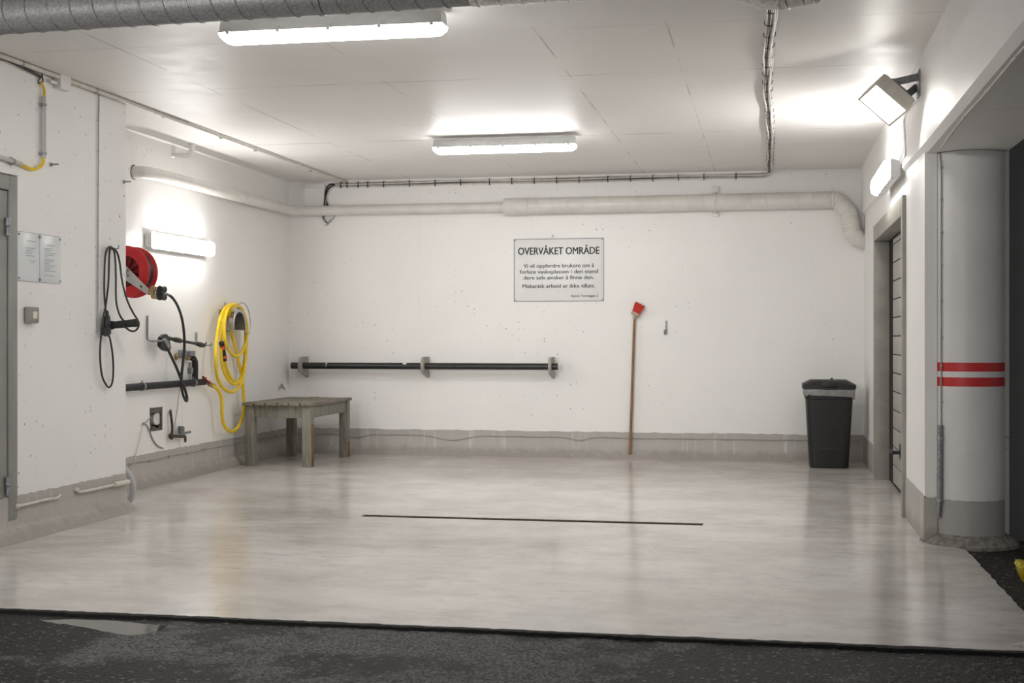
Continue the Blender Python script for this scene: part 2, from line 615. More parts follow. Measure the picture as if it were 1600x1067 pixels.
# right wall with the doorway
D2A, D2B, D2T = 9.40, 11.80, 2.05
b = B()
b.box(XR, 0.966, YE, 8.40, -0.05, 2.33)
b.box(XR, 1.40, 8.40, D2A, -0.05, 2.34)
b.box(XR, 1.40, D2B, YB, -0.05, 2.44)
b.box(XR, 1.40, D2A, D2B, D2T, 2.42)
b.box(1.22, 1.40, D2A, D2B, -0.05, D2T)
struct("wall_right", b, M["wall_right"])

# beam over the right wall: face, chamfer, underside (slightly rising to the back)
def beam_sec(y, zb):
    return [(XBEAM, y, H + 0.02), (XBEAM, y, zb + 0.03), (XBEAM + 0.035, y, zb), (1.36, y, zb), (1.36, y, H + 0.02)]


b = B().loft([beam_sec(3.6, 2.285), beam_sec(8.0, 2.297), beam_sec(YB, 2.40)])
struct("ceiling_beam", b, M["wall_right"])

b = B().box(-7.5, 5.0, 3.6, YB + 0.2, H, H + 0.2)
struct("ceiling", b, M["ceiling"])

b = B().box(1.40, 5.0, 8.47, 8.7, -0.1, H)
struct("wall_garage", b, M["shaded_wall"])

# round column
CX, CY, CR = 1.155, 8.300, 0.202
b = B().lathe([(CR, -0.05), (CR, 2.296)], (CX, CY, 0), (0, 0, 1), 72)
struct("round_column", b, M["column"])
b = B()
prof = []
seg = 60
rings = []
for r, z in ((0.285, -0.05), (0.28, 0.004), (0.25, 0.03), (0.212, 0.055), (0.19, 0.06)):
    rings.append([(CX + (r + random.uniform(-.002, .002)) * math.cos(2 * math.pi * k / seg),
                   CY + (r + random.uniform(-.002, .002)) * math.sin(2 * math.pi * k / seg), z + random.uniform(-.001, .001))
                  for k in range(seg)])
b.loft(rings)
struct("trim_2", b, M["rough_concrete"])

# grey painted plinths with mortar coves
def plinth(name, p0, p1, nrm, top=BAND, cove=True, cw=0.085, ch=0.075, amp=0.005, n=90):
    p0, p1, nrm = Vector(p0), Vector(p1), Vector(nrm)
    b = B()
    rings = []
    for i in range(n + 1):
        p = p0.lerp(p1, i / n)
        zt = top + random.uniform(-amp, amp)
        w = cw + random.uniform(-.004, .004)
        t = 0.006
        q = [p - nrm * 0.01 + Vector((0, 0, -0.02))]
        if cove:
            q += [p + nrm * (w + 0.004) + Vector((0, 0, -0.02)), p + nrm * w + Vector((0, 0, 0.002)),
                  p + nrm * 0.014 + Vector((0, 0, ch)), p + nrm * t + Vector((0, 0, ch + 0.012))]
        else:
            q += [p + nrm * t + Vector((0, 0, -0.02)), p + nrm * t + Vector((0, 0, 0.05))]
        q += [p + nrm * t + Vector((0, 0, zt)), p - nrm * 0.01 + Vector((0, 0, zt))]
        rings.append(q)
    b.loft(rings)
    return struct(name, b, M["band"])


plinth("baseboard_back", (XL, YB, 0), (XR, YB, 0), (0, -1, 0))
plinth("baseboard_left", (XL, YP, 0), (XL, YB, 0), (1, 0, 0))
plinth("baseboard_pier", (XP, 5.0, 0), (XP, YP, 0), (1, 0, 0), cw=0.10)
plinth("baseboard_right", (XR, D2B + 0.10, 0), (XR, YB, 0), (-1, 0, 0), cove=False)
plinth("baseboard_right_front", (XR, YE, 0), (XR, D2A - 0.06, 0), (-1, 0, 0), top=0.275, cove=False)
plinth("baseboard_end", (XR, YE, 0), (0.967, YE, 0), (0, -1, 0), top=0.265, cove=False, n=20)

# ------------------------------------------------------------------ doors
r = thing("door_1", "grey steel door in the left wall pier, two hinges showing", "door", (XP, (D1A + D1B) / 2, D1Z))
r["kind"] = "structure"
fw = 0.085
b = B()
b.box(XP - 0.12, XP + 0.012, D1B - fw, D1B + 0.004, D1Z, D1T + 0.004, 0.003)
b.box(XP - 0.12, XP + 0.012, D1A - 0.004, D1A + fw, D1Z, D1T + 0.004, 0.003)
b.box(XP - 0.12, XP + 0.012, D1A + fw, D1B - fw, D1T - fw, D1T + 0.004, 0.003)
fr = part("door_frame", b, M["door_grey"], r)
b = B().box(XP - 0.06, XP + 0.002, D1A + fw + 0.006, D1B - fw - 0.006, D1Z + 0.012, D1T - fw - 0.006, 0.003)
leaf = part("door_leaf", b, M["door_grey"], r)
b = B().box(XP - 0.12, XP - 0.07, D1A + fw, D1B - fw, D1Z, D1T - fw)
part("rebate", b, M["black"], r)
for py0, py1 in ((340, 368), (745, 774)):
    a, c = hx(13, py1, XP + 0.02), hx(13, py0, XP + 0.02)
    yc, zc, hh = a.y, (a.z + c.z) / 2, (c.z - a.z) / 2
    b = B()
    b.cyl((XP + 0.018, yc, zc + 0.003), (XP + 0.018, yc, zc + hh), 0.017, seg=14)
    b.cyl((XP + 0.018, yc, zc - hh), (XP + 0.018, yc, zc - 0.003), 0.013, seg=14)
    part("hinge", b, M["zinc"], r)
b = B().box(XP - 0.02, XP + 0.03, D1A - 0.05, D1B + 0.005, D1T + 0.006, D1T + 0.05, 0.004)
struct("trim_3", b, M["wall_pier"])

r = thing("door_2", "wide taupe framed door in the right wall, ribbed leaf", "door", (XR, (D2A + D2B) / 2, 0))
r["kind"] = "structure"
b = B()
tp = 0.026
b.box(XR - tp, XR + 0.02, D2A - 0.085, D2A + 0.012, 0.0, D2T + 0.12, 0.003)
b.box(XR - tp, XR + 0.100, D2B - 0.012, D2B + 0.085, 0.0, D2T + 0.12, 0.003)
b.box(XR - tp, XR + 0.100, D2A + 0.012, D2B - 0.012, D2T - 0.012, D2T + 0.12, 0.003)
b.box(XR + 0.02, XR + 0.100, D2A, D2A + 0.012, 0.0, D2T)
part("door_frame", b, M["door_taupe"], r)
b = B().box(XR + 0.101, XR + 0.112, D2A + 0.012, D2B - 0.012, 0.0, D2T - 0.012)
part("rebate", b, M["black"], r)
b = B()
zz = 0.03
while zz < D2T - 0.03:
    b.box(XR + 0.090, XR + 0.102, D2A + 0.03, D2B - 0.46, zz, min(zz + 0.142, D2T - 0.03), 0.004)
    zz += 0.150
leaf = part("door_leaf", b, M["door_leaf"], r)
hp_ = hx(1402, 707, XR + 0.06)
b = B()
b.box(XR + 0.082, XR + 0.091, hp_.y - 0.09, hp_.y + 0.09, hp_.z - 0.05, hp_.z + 0.06, 0.004)
b.cyl((XR + 0.086, hp_.y, hp_.z), (XR + 0.025, hp_.y, hp_.z), 0.014)
b.obox((XR + 0.025, hp_.y + 0.07, hp_.z), (0.010, 0, 0), (0, 0.09, 0), (0, 0, 0.016), 0.006)
part("door_handle", b, M["black_paint"], leaf, "black lever handle")

# ------------------------------------------------------------------ linear lamps
def make_lamp(name, label, group):
    """local frame: long axis X, mounted at z = 0, shining to -z"""
    r = thing(name, label, "lamp", (0, 0, 0), group)
    hl = 0.60
    sec = [(-0.046, -0.002), (0.046, -0.002), (0.064, -0.044), (0.064, -0.066), (-0.064, -0.066), (-0.064, -0.044)]
    b = B()
    b.loft([[(x, y * k, z) for y, z in sec] for x, k in ((-hl + 0.012, 0.93), (-hl + 0.02, 1), (hl - 0.02, 1), (hl - 0.012, 0.93))])
    b.box(-hl + 0.006, hl - 0.006, -0.068, 0.068, -0.069, -0.063, 0.002)
    part("housing", b, M["lamp_grey"], r)
    dsec = []
    for k in range(13):
        t = math.pi * k / 12
        c, s = math.cos(t), math.sin(t)
        sg = lambda v: math.copysign(abs(v) ** 0.55, v)
        dsec.append((0.062 * sg(c), -0.070 - 0.048 * sg(s)))
    b = B()
    rings = []
    for x, k, kz in ((-hl + 0.006, 0.96, 0.02), (-hl + 0.010, 1, 0.45), (-hl + 0.030, 1, 0.85), (-hl + 0.055, 1, 1),
                     (hl - 0.055, 1, 1), (hl - 0.030, 1, 0.85), (hl - 0.010, 1, 0.45), (hl - 0.006, 0.96, 0.02)):
        rings.append([(x, y * k, -0.070 + (z + 0.070) * kz) for y, z in dsec])
    b.loft(rings)
    part("diffuser", b, M["glow"], r, "glowing white diffuser")
    for x in (-0.54, -0.27, 0.0, 0.27, 0.54):
        for s in (-1, 1):
            b = B()
            b.box(x - 0.010, x + 0.010, s * 0.068 - 0.004, s * 0.068 + 0.004, -0.082, -0.048, 0.002)
            part("clip", b, M["lamp_grey"], r)
    return r


def dup(root, loc, rot, label, group=None):
    r = root.copy()
    COL.objects.link(r)
    r.location = loc
    r.rotation_euler = rot
    r["label"] = label
    if group:
        r["group"] = group
    for ch in root.children:
        c = ch.copy()
        COL.objects.link(c)
        c.parent = r
        for g in ch.children:
            d = g.copy()
            COL.objects.link(d)
            d.parent = c
    return r


LG = "linear lamps lighting the wash bay"
lamp = make_lamp("batten_lamp", "long lit lamp on the ceiling just below the dark spiral duct", LG)
pz = 1.2 + 466 * 6.85 / F
c = hy(519, 45, 6.53)
lamp.location = (c.x, 6.53, H - 0.022)
c2 = hy(788, 230, 10.74)
dup(lamp, (c2.x, 10.74, H - 0.022), (0, 0, 0), "lit lamp in the middle of the ceiling, above the lettered sign", LG)
# recess wall: long axis Y, shining to +X
rl = Matrix(((0, 0, -1), (1, 0, 0), (0, -1, 0))).to_euler()
a = hx(231, 377, XL + 0.07)
f_ = hx(345, 391, XL + 0.07)
ym = a.y + 0.66
zc = hx(288, 383, XL + 0.07).z
dup(lamp, (XL + 0.004, ym, zc), rl, "lit lamp on the left wall above the red hose reel", LG)
# beam face: long axis Y, shining to -X
rr = Matrix(((0, 0, 1), (1, 0, 0), (0, 1, 0))).to_euler()
a = hx(1398, 262, XBEAM - 0.06)
f_ = hx(1370, 294, XBEAM - 0.06)
ym = (a.y + f_.y) / 2
zc = hx(1384, 277, XBEAM - 0.06).z
dup(lamp, (XBEAM - 0.004, ym, zc), rr, "lit lamp on the right beam, under the square floodlight", LG)
# stand-off feet of the lamps
LAMP_R = (ym, zc)

# ------------------------------------------------------------------ floodlight
fc = hx(1388, 153, XBEAM - 0.18)
camR, camF, camU = Vector((CA, SA, 0)), Vector((-SA, CA, 0)), Vector((0, 0, 1))
Lx = (camR * 0.757 - camU * 0.653)                        # long side
n_ = (camR * -0.653 - camU * 0.757) * 0.80 - camF * 0.27  # shining direction
n_.normalize()
Sx = n_.cross(Lx).normalized()
if Sx.z > 0:
    Sx = -Sx
r = thing("floodlight", "square lit floodlight tilted off the beam near the ceiling", "lamp", fc)
hlx, hsx, hd = 0.125, 0.115, 0.055
b = B()
front_ = fc + n_ * hd
back_ = fc - n_ * hd


def rect(c, a_, b_):
    return [c - Lx * a_ - Sx * b_, c + Lx * a_ - Sx * b_, c + Lx * a_ + Sx * b_, c - Lx * a_ + Sx * b_]


b.loft([rect(back_, hlx * .80, hsx * .72), rect(back_ + n_ * 0.03, hlx * .97, hsx * .97), rect(front_, hlx, hsx)])
part("housing", b, M["cream"], r)
b = B()
for s in (-1, 1):
    b.obox(front_ + Lx * s * (hlx - 0.006) + n_ * 0.004, Lx * 0.007, Sx * hsx, n_ * 0.006, 0.002)
    b.obox(front_ + Sx * s * (hsx - 0.006) + n_ * 0.004, Lx * hlx, Sx * 0.007, n_ * 0.006, 0.002)
part("rim", b, M["cream"], r)
b = B().obox(front_ + n_ * 0.003, Lx * (hlx - 0.012), Sx * (hsx - 0.012), n_ * 0.003)
part("glass", b, M["flood"], r, "glowing white glass")
# bracket on the beam face
b = B()
mp = Vector((XBEAM, fc.y + 0.05, fc.z + 0.10))
b.box(XBEAM - 0.008, XBEAM, mp.y - 0.09, mp.y + 0.07, mp.z - 0.10, mp.z + 0.06, 0.003)
for s in (-1, 1):
    q = back_ + Lx * s * hlx * 0.55 + n_ * 0.005
    w = Vector((XBEAM - 0.004, mp.y + s * 0.05, mp.z - 0.02 * s))
    d_ = (w - q)
    side = d_.cross(camF).normalized()
    b.obox((q + w) / 2, d_ / 2, side * 0.022, d_.cross(side).normalized() * 0.003)
b.obox(back_ - n_ * 0.018, Lx * 0.06, Sx * 0.045, n_ * 0.022, 0.004)
part("bracket", b, M["zinc"], r)
# supply cable from floodlight down to the beam lamp
b = B()
lp = Vector((XBEAM - 0.006, LAMP_R[0] - 0.60, LAMP_R[1] + 0.02))
pts = [mp + Vector((-0.006, -0.02, -0.10)), hx(1414, 180, XBEAM - 0.006), hx(1414, 215, XBEAM - 0.006),
       hx(1415, 240, XBEAM - 0.006), hx(1409, 250, XBEAM - 0.006), lp + Vector((0, -0.02, 0))]
b.tube(pts, 0.005)
solo("lamp_cable", b, M["cable_white"], "thin cable hanging from the floodlight to the lamp below", "cable")

# ------------------------------------------------------------------ ducts overhead
DR = 0.083
da = Vector((-4.42, 5.84, 2.742))
db = hy(747, -10, 5.70)
db = Vector((db.x, 5.70, 2.742))
r = thing("spiral_duct", "large dark grey spiral duct across the top left corner", "duct", (da + db) / 2)
b = B().cyl(da, db, DR, seg=40)
b.tube(helix(da, db, DR, (db - da).length / 0.118, 28), 0.0045, seg=6, smooth=False)
part("duct_pipe", b, M["duct_dark"], r)
dc = db + (db - da).normalized() * 1.0
b = B().cyl(db - (db - da).normalized() * 0.03, dc, DR + 0.004, seg=40)
for k in range(7):
    q = db + (db - da).normalized() * (0.1 * k)
    b.lathe([(DR + 0.004, -0.004), (DR + 0.008, 0), (DR + 0.004, 0.004)], q, dc - db, 40)
part("duct_sleeve", b, M["duct_light"], r, "paler metal sleeve")
sx = hy(505, 20, 5.75).x
b = B()
ax = (db - da).normalized()
q = da + ax * ((sx - da.x) / ax.x)
b.lathe([(DR + 0.001, -0.012), (DR + 0.006, -0.012), (DR + 0.006, 0.012), (DR + 0.001, 0.012)], q, ax, 40)
b.cyl((q.x, q.y, q.z + DR), (q.x, q.y, H - 0.001), 0.006)
part("strap", b, M["duct_dark"], r)
b = B().box(q.x - 0.9, q.x - 0.88, q.y - 0.02, q.y + 0.02, q.z + DR + 0.001, H - 0.001)
part("strap", b, M["duct_dark"], r)

# elbow at the top edge
e0 = hy(1165, -40, 5.98)
eb = hy(1207, 17, 5.98).z
ER = 0.105
pth = [Vector((e0.x - 0.05, 5.985, H - 0.003)), Vector((e0.x - 0.05, 5.985, H - 0.05)), Vector((e0.x, 5.985, eb + ER + 0.05)),
       Vector((e0.x + 0.08, 5.97, eb + ER + 0.01)), Vector((e0.x + 0.16, 5.955, eb + ER))]
r = thing("duct_elbow", "grey metal duct elbow at the top above the cable bundle", "duct", pth[2])
b = B().tube(pth, ER, seg=32, sub=8)
part("elbow", b, M["duct_light"], r)
s0, s1 = pth[-1], pth[-1] + Vector((0.14, -0.03, 0.012))
b = B().cyl(s0 - (s1 - s0) * 0.1, s1, ER - 0.002, seg=32)
for t in (0.1, 0.6, 0.95):
    b.lathe([(ER - 0.002, -0.006), (ER + 0.004, 0), (ER - 0.002, 0.006)], s0.lerp(s1, t), s1 - s0, 32)
part("collar", b, M["duct_light"], r)
b = B().tube([s1, s1 + Vector((0.2, -0.08, 0.0)), s1 + Vector((0.4, -0.3, -0.01)), s1 + Vector((0.45, -0.6, -0.01))], ER * 0.92, seg=24, sub=16,
             rad=lambda t, i: ER * (0.90 if i % 2 else 0.86))
part("flexible_duct", b, M["duct_dark"], r)

# ------------------------------------------------------------------ white vent pipes
PZ = 2.548
PR = 0.052
r = thing("vent_pipe", "thin white vent pipe from the left wall along to the thicker duct", "pipe", (XL, 9.9, PZ))
h0 = hx(209, 268, XL)
py_ = YB - 0.075
px_ = XL + 0.10
zs = h0.z - 0.005
pth = [Vector((XL - 0.05, h0.y, zs)), Vector((XL + 0.04, h0.y + 0.012, zs)), Vector((px_ - 0.025, h0.y + 0.05, zs)), Vector((px_, h0.y + 0.16, zs)), Vector((px_, h0.y + 0.6, zs + 0.005)),
       Vector((px_, 11.5, (zs + PZ) / 2)), Vector((px_, YB - 0.5, PZ)), Vector((px_ + 0.012, YB - 0.22, PZ)), Vector((px_ + 0.06, YB - 0.12, PZ)), Vector((px_ + 0.16, py_, PZ)), Vector((px_ + 0.4, py_, PZ)),
       Vector((-2.5, py_, PZ)), Vector((hy(795, 325, py_).x, py_, PZ))]
b = B().tube(pth, PR, seg=24, sub=8)
part("pipe", b, M["white_pipe"], r)
b = B().lathe([(PR + 0.002, 0.0), (PR + 0.008, 0.0), (PR + 0.008, 0.004), (PR + 0.002, 0.004)], (XL - 0.002, h0.y, zs), (1, 0, 0), 28)
part("hole_ring", b, M["hole"], r)

TR = 0.083
ty = YB - TR - 0.012
t0 = hy(789, 324, ty)
t1 = hy(1296, 313, ty)
tz0, tz1 = hy(800, 323, ty).z, hy(1296, 312.5, ty).z
t0 = Vector((t0.x, ty, tz0))
t1 = Vector((t1.x, ty, tz1))
r = thing("ventilation_duct", "thick white spiral duct along the back wall with corrugated bend", "duct", (t0 + t1) / 2)
b = B().cyl(t0, t1, TR, seg=36)
b.tube(helix(t0, t1, TR, (t1 - t0).length / 0.15, 28), 0.0035, seg=6, smooth=False)
part("duct_pipe", b, M["white_pipe"], r)
ax = (t1 - t0).normalized()
b = B().lathe([(0.05, 0), (TR + 0.003, 0.0), (TR + 0.005, 0.006), (TR + 0.005, 0.25), (TR + 0.001, 0.255)], t0 - ax * 0.006, ax, 36)
part("end_sleeve", b, M["white_pipe"], r)
fp = [t1 - ax * 0.03, t1 + ax * 0.06] + [hy(x, y, ty) for x, y in ((1314, 319), (1325, 332), (1329, 348), (1332, 362), (1340, 373))] + [hy(1349, 377.5, ty), hy(1358, 378, ty)]
b = B().tube(fp, TR, seg=32, sub=12, rad=lambda t, i: TR * (1.0, 0.99, 0.93, 0.99)[i % 4])
part("flexible_bend", b, M["white_pipe"], r)
# wall strap
k = hy(1118, 318, YB)
b = B()
b.box(k.x - 0.035, k.x + 0.035, YB - 0.02, YB - 0.001, tz1 + TR + 0.015, tz1 + TR + 0.085, 0.003)
b.box(k.x - 0.035, k.x + 0.035, YB - 0.02, YB - 0.001, tz1 - TR - 0.055, tz1 - TR - 0.01, 0.003)
arc = [(k.x, YB - 0.012, tz1 + TR + 0.03)] + [(k.x, ty - (TR + 0.004) * math.sin(t), tz1 - 0.002 + (TR + 0.004) * math.cos(t)) for t in [math.pi * q / 10 for q in range(11)]] + [(k.x, YB - 0.012, tz1 - TR - 0.02)]
b.tube(arc, 0.006, seg=6, sub=3)
part("strap", b, M["white_plastic"], r)

# short white pipe elbow near the ceiling
r0 = hx(269, 243, XL)
e1 = Vector((XL + 0.145, r0.y + 0.03, r0.z))
b = B().tube([Vector((XL - 0.03, r0.y, r0.z)), Vector((XL + 0.06, r0.y + 0.01, r0.z)), e1 + Vector((-0.03, 0, 0.0)), e1 + Vector((0.012, 0.004, 0.02)), e1 + Vector((0.02, 0.005, 0.06)), Vector((e1.x + 0.02, e1.y + .005, H + 0.01))], 0.021, seg=16)
b.lathe([(0.021, 0), (0.032, 0.0), (0.032, 0.012), (0.021, 0.016)], (e1.x + 0.02, e1.y + .005, H - 0.001), (0, 0, -1), 18)
solo("drain_pipe", b, M["white_plastic"], "short white bent pipe from the left wall up into the ceiling", "pipe")

# white trunking stub
a, c = hy(475, 294, YB - 0.02), hy(512, 286, YB - 0.02)
b = B().box(a.x, c.x - 0.03, YB - 0.035, YB - 0.001, a.z, c.z, 0.003)
solo("cable_trunking", b, M["white_plastic"], "short white trunking high on the back wall near the left corner", "trunking")

# ------------------------------------------------------------------ cable bundle: back wall run and ceiling run
yb = YB - 0.012
r = thing("cable_bundle", "bundle of dark and pale cables along ceiling and back wall top", "cable", (-2, yb, H - 0.06))
xe = hy(1203, 271, yb).x


def run(zo, yo, phase, amp, end_x, off):
    pts = []
    x = hy(524, 290, yb).x
    while x < xe - 0.08:
        pts.append(Vector((x, yb - yo, H - 0.042 + zo + amp * math.sin(x * 3.1 + phase))))
        x += 0.22
    # turn on to the ceiling and come forward
    pts.append(Vector((xe - 0.02 + off * 0.3, yb - 0.015 - yo, H - 0.035 + zo * .6)))
    pts.append(Vector((xe + off, yb - 0.07, H - 0.02)))
    y = YB - 0.5
    k = 0
    while y > 6.25:
        wob = 0.010 * math.sin(y * 1.3) - 0.018 * math.sin((y - 6) / 7.4 * math.pi)
        pts.append(Vector((xe + 0.012 + off * (1.0 + 0.25 * math.sin(y * 5 + phase)) + wob, y, H - 0.016 - 0.010 * abs(math.sin(phase + y * 2.2)) - abs(zo) * 0.3)))
        y -= 0.28
    return pts


spec = [(0.012, 0.0, 0.0, 0.002, -0.022, "cable_white"), (0.004, 0.004, 1.0, 0.003, -0.012, "cable_brown"), (-0.006, 0.0, 2.0, 0.004, -0.003, "cable_black"),
        (-0.016, 0.002, 3.1, 0.004, 0.006, "cable_grey"), (-0.028, 0.0, 4.2, 0.003, 0.014, "cable_white"), (0.0, 0.010, 5.0, 0.003, 0.022, "cable_white")]
for zo, yo, ph, am, off, mt in spec:
    b = B().tube(run(zo, yo, ph, am, xe, off), 0.0072, seg=6, sub=4)
    part("cable", b, M[mt], r)
for zo, R_, mt in ((0.0, 0.0, "cable_black"), (0.0, 0.022, "cable_white"), (0, 0.042, "cable_black")):
    pxs = [(528, 289.5), (517, 291.5), (510.5, 300), (509.5, 312), (513, 325), (519, 334)] if R_ == 0 else \
          ([(530, 290), (519, 293), (513.5, 301), (511.5, 310), (515, 322), (521, 330)] if R_ < .03 else
           [(526, 288), (515, 288.5), (509, 297), (507.5, 312), (505.5, 330), (504.5, 337), (507, 344), (511, 348)])
    b = B().tube([hy(x, y, yb + 0.001) for x, y in pxs], 0.0085, seg=8)
    part("cable", b, M[mt], r)
b = B().tube([hy(x, y, yb - 0.012) for x, y in ((524, 336), (519, 343), (514, 347), (512, 351), (508, 352))], 0.005, seg=6)
part("cable_end", b, M["cable_grey"], r)
b = B().tube([hy(x, y, yb - 0.006) for x, y in ((506, 336), (507, 343), (511, 349), (516, 346), (515, 343))], 0.005, seg=6)
part("cable_end", b, M["cable_grey"], r)
b = B().tube([hy(x, y, yb + 0.001) for x, y in ((511, 305), (509.5, 315), (508, 325))], 0.0105, seg=8)
part("cable_sleeve", b, M["blue_grey"], r, "blue-grey sleeve")
for i, xpx in enumerate((533, 543, 560, 575, 600, 640, 680, 720, 765, 800, 835, 870, 905, 950, 985, 1020, 1060, 1100, 1150)):
    x = hy(xpx, 285, yb).x
    b = B().box(x - 0.004, x + 0.004, YB - 0.032, YB - 0.002, H - 0.082, H - 0.018, 0.001)
    part("cable_tie", b, M["cable_black"], r)
for i in range(25):
    y = 6.30 + i * 0.27
    wob = 0.010 * math.sin(y * 1.3) - 0.018 * math.sin((y - 6) / 7.4 * math.pi)
    cx = xe + 0.012 + wob
    b = B()
    tl = random.uniform(-0.012, 0.012)
    b.tube([(cx - 0.031, y - tl, H - 0.006), (cx - 0.027, y - tl, H - 0.027), (cx, y, H - 0.0345), (cx + 0.028, y + tl, H - 0.027), (cx + 0.032, y + tl, H - 0.006)], 0.0022, seg=5)
    part("cable_tie", b, M["cable_black"], r)

# ------------------------------------------------------------------ ceiling conduit at the left
r = thing("ceiling_conduit", "pale conduit along the ceiling from the left edge to the back wall", "conduit", (-4.4, 9, H))
zc = H - 0.016
b = B().cyl((-4.418, 4.6, zc), (-4.40, 9.6, zc), 0.014)
b.cyl((-4.40, 9.6, zc), (-4.385, YB - 0.02, zc), 0.011)
part("conduit", b, M["conduit_beige"], r)
for px in (35, 150, 256, 346, 400, 486, 535):
    y = 0
    d = ray(px, 0)
    y = -4.405 * d.y / d.x
    b = B().lathe([(0.0142, -0.008), (0.0175, -0.008), (0.0175, 0.008), (0.0142, 0.008)], (-4.408, y, zc), (0, 1, 0), 14)
    part("clip", b, M["zinc"], r)

# ------------------------------------------------------------------ left pier fittings
xw = XP
def onp(px, py, off=0.01):
    return hx(px, py, XP + off)


a, c = onp(87, 137, 0.03), onp(102, 116, 0.03)
r = thing("junction_box", "white cable junction box at the top of the left pier", "junction box", (XP, (a.y + c.y) / 2, a.z))
b = B().box(XP, XP + 0.055, a.y + 0.02, c.y + 0.03, a.z, c.z, 0.005)
part("box", b, M["white_plastic"], r)
b = B()
for zz in (0.3, 0.75):
    z = a.z + (c.z - a.z) * zz
    b.cyl((XP + 0.025, a.y + 0.02, z), (XP + 0.025, a.y - 0.06, z), 0.011)
part("cable_gland", b, M["white_plastic"], r)

b = B()
b.tube([onp(-6, 90), onp(22, 101), onp(45, 112), onp(62, 119)], 0.008)
solo("wall_cable", b, M["cable_white"], "pale cable sagging toward the junction box on the left pier", "cable")
b = B()
b.tube([onp(-6, 90, 0.02), onp(10, 94, 0.02), onp(28, 102, 0.022), onp(48, 112, 0.02), onp(64, 120, 0.012)], 0.009)
b.tube([onp(64, 120), onp(60, 127), onp(64, 131), onp(67, 127), onp(66, 118), onp(66, 112)], 0.004, seg=6)
solo("wall_cable", b, M["cable_black"], "black cable along the top left, just below the pale one", "cable")

r = thing("wall_conduit", "grey upright conduit with yellow bend above the grey door", "conduit", onp(68, 245))
b = B().cyl(onp(68.5, 150, 0.02), onp(68.5, 247, 0.02), 0.0135)
part("conduit", b, M["hose_grey"], r)
b = B().tube([onp(64, 128, 0.02), onp(68, 136, 0.02), onp(69.5, 143, 0.02), onp(69.5, 152, 0.02)], 0.008)
b.tube([onp(68.5, 246, 0.02), onp(67, 255, 0.02), onp(61, 262, 0.02), onp(51, 264.5, 0.02), onp(41, 261, 0.02), onp(32, 256, 0.02)], 0.010)
part("cable", b, M["yellow"], r, "yellow cable")
b = B().cyl(onp(33, 256, 0.02), onp(-12, 242, 0.02), 0.0135)
part("conduit", b, M["conduit_beige"], r)
for x, y, vert in ((68.5, 164, 1), (68.5, 240, 1), (20, 252, 0)):
    p = onp(x, y, 0.02)
    ax = (0, 0, 1) if vert else (onp(33, 256, .02) - onp(-12, 242, .02))
    b = B().lathe([(0.014, -0.008), (0.018, -0.008), (0.018, 0.008), (0.014, 0.008)], p, ax, 14)
    b.obox(p + Vector((-0.012, 0, 0)), (0.008, 0, 0), (0, 0.028 if vert else 0.008, 0), (0, 0, 0.008 if vert else 0.025), 0.002)
    part("clip", b, M["zinc"], r)

b = B()
b.tube([onp(103, 124), onp(112, 124), onp(130, 130), onp(147, 137), onp(153, 141), onp(154.5, 150), onp(154, 200), onp(153.5, 300), onp(153, 400), onp(152.5, 515)], 0.0045, seg=6)
for y in (188, 236, 290, 345, 400, 450, 500):
    b.sphere(onp(153.6, y, 0.008), 0.008, 8)
solo("wall_cable", b, M["cable_grey"], "thin grey cable running straight down the left pier", "cable")

for (xa, xb_, y, lab) in ((77, 92, 257, "small bolt in the left pier beside the yellow cable bend"), (191, 200, 284, "small bolt at the pier corner beside the white pipe mouth")):
    p = onp(xa + 2, y, 0)
    b = B().cyl(p + Vector((-0.01, 0, 0)), p + Vector((0.055, 0, 0)), 0.006, seg=10)
    b.cyl(p + Vector((0.0, 0, 0)), p + Vector((0.008, 0, 0)), 0.013, seg=6)
    solo("wall_bolt", b, M["zinc"], lab, "bolt")

# information sheets
a, c = onp(27.5, 438, 0.006), onp(95, 371, 0.006)
m0 = onp(62, 400, 0.006).y
r = thing("notice_panel", "two grey notice sheets under clear plastic on the left pier", "notice", (XP, m0, a.z))
b = B().box(XP, XP + 0.006, a.y, m0 - 0.003, a.z, c.z, 0.001)
sheet_a = part("sheet", b, M["paper"], r)
b = B().box(XP, XP + 0.006, m0 + 0.003, c.y, a.z, c.z, 0.001)
sheet_b = part("sheet", b, M["paper"], r)
b = B()
b.box(XP, XP + 0.004, m0 - 0.003, m0 + 0.003, a.z, c.z)
for z in (a.z - 0.002, c.z):
    b.box(XP, XP + 0.004, a.y, c.y, z, z + 0.003)
part("panel_edge", b, M["zinc"], r)
rows_a = [(42, 57, 376), (41, 55, 387), (41, 51, 391), (41, 50, 395), (41, 54, 399), (45, 56, 407), (47, 54, 410)]
rows_b = [(73, 85, 383), (70, 82, 388), (70, 80, 391), (70, 87, 395), (70, 84, 398), (70, 76, 401), (70, 85, 405), (70, 83, 408), (70, 78, 411), (70, 88, 414), (70, 84, 417), (70, 79, 420), (70, 88, 423), (70, 84, 430)]
for rows, sheet in ((rows_a, sheet_a), (rows_b, sheet_b)):
    b = B()
    for x0, x1, y in rows:
        p, q = onp(x0, y, 0.0065), onp(x1, y, 0.0065)
        yy = p.y
        z = p.z
        while yy < q.y:
            wl = random.uniform(0.012, 0.035)
            b.box(XP + 0.006, XP + 0.0066, yy, min(yy + wl, q.y), z - 0.0022, z + 0.0022)
            yy += wl + 0.006
    part("printed_lines", b, M["ink_pale"], sheet)
for y in (a.y + 0.012, m0, c.y - 0.012):
    for z in (a.z + 0.015, c.z - 0.015):
        b = B().cyl((XP, y, z), (XP + 0.012, y, z), 0.009 if y == m0 else 0.006, seg=12)
        part("screw", b, M["zinc"], r)

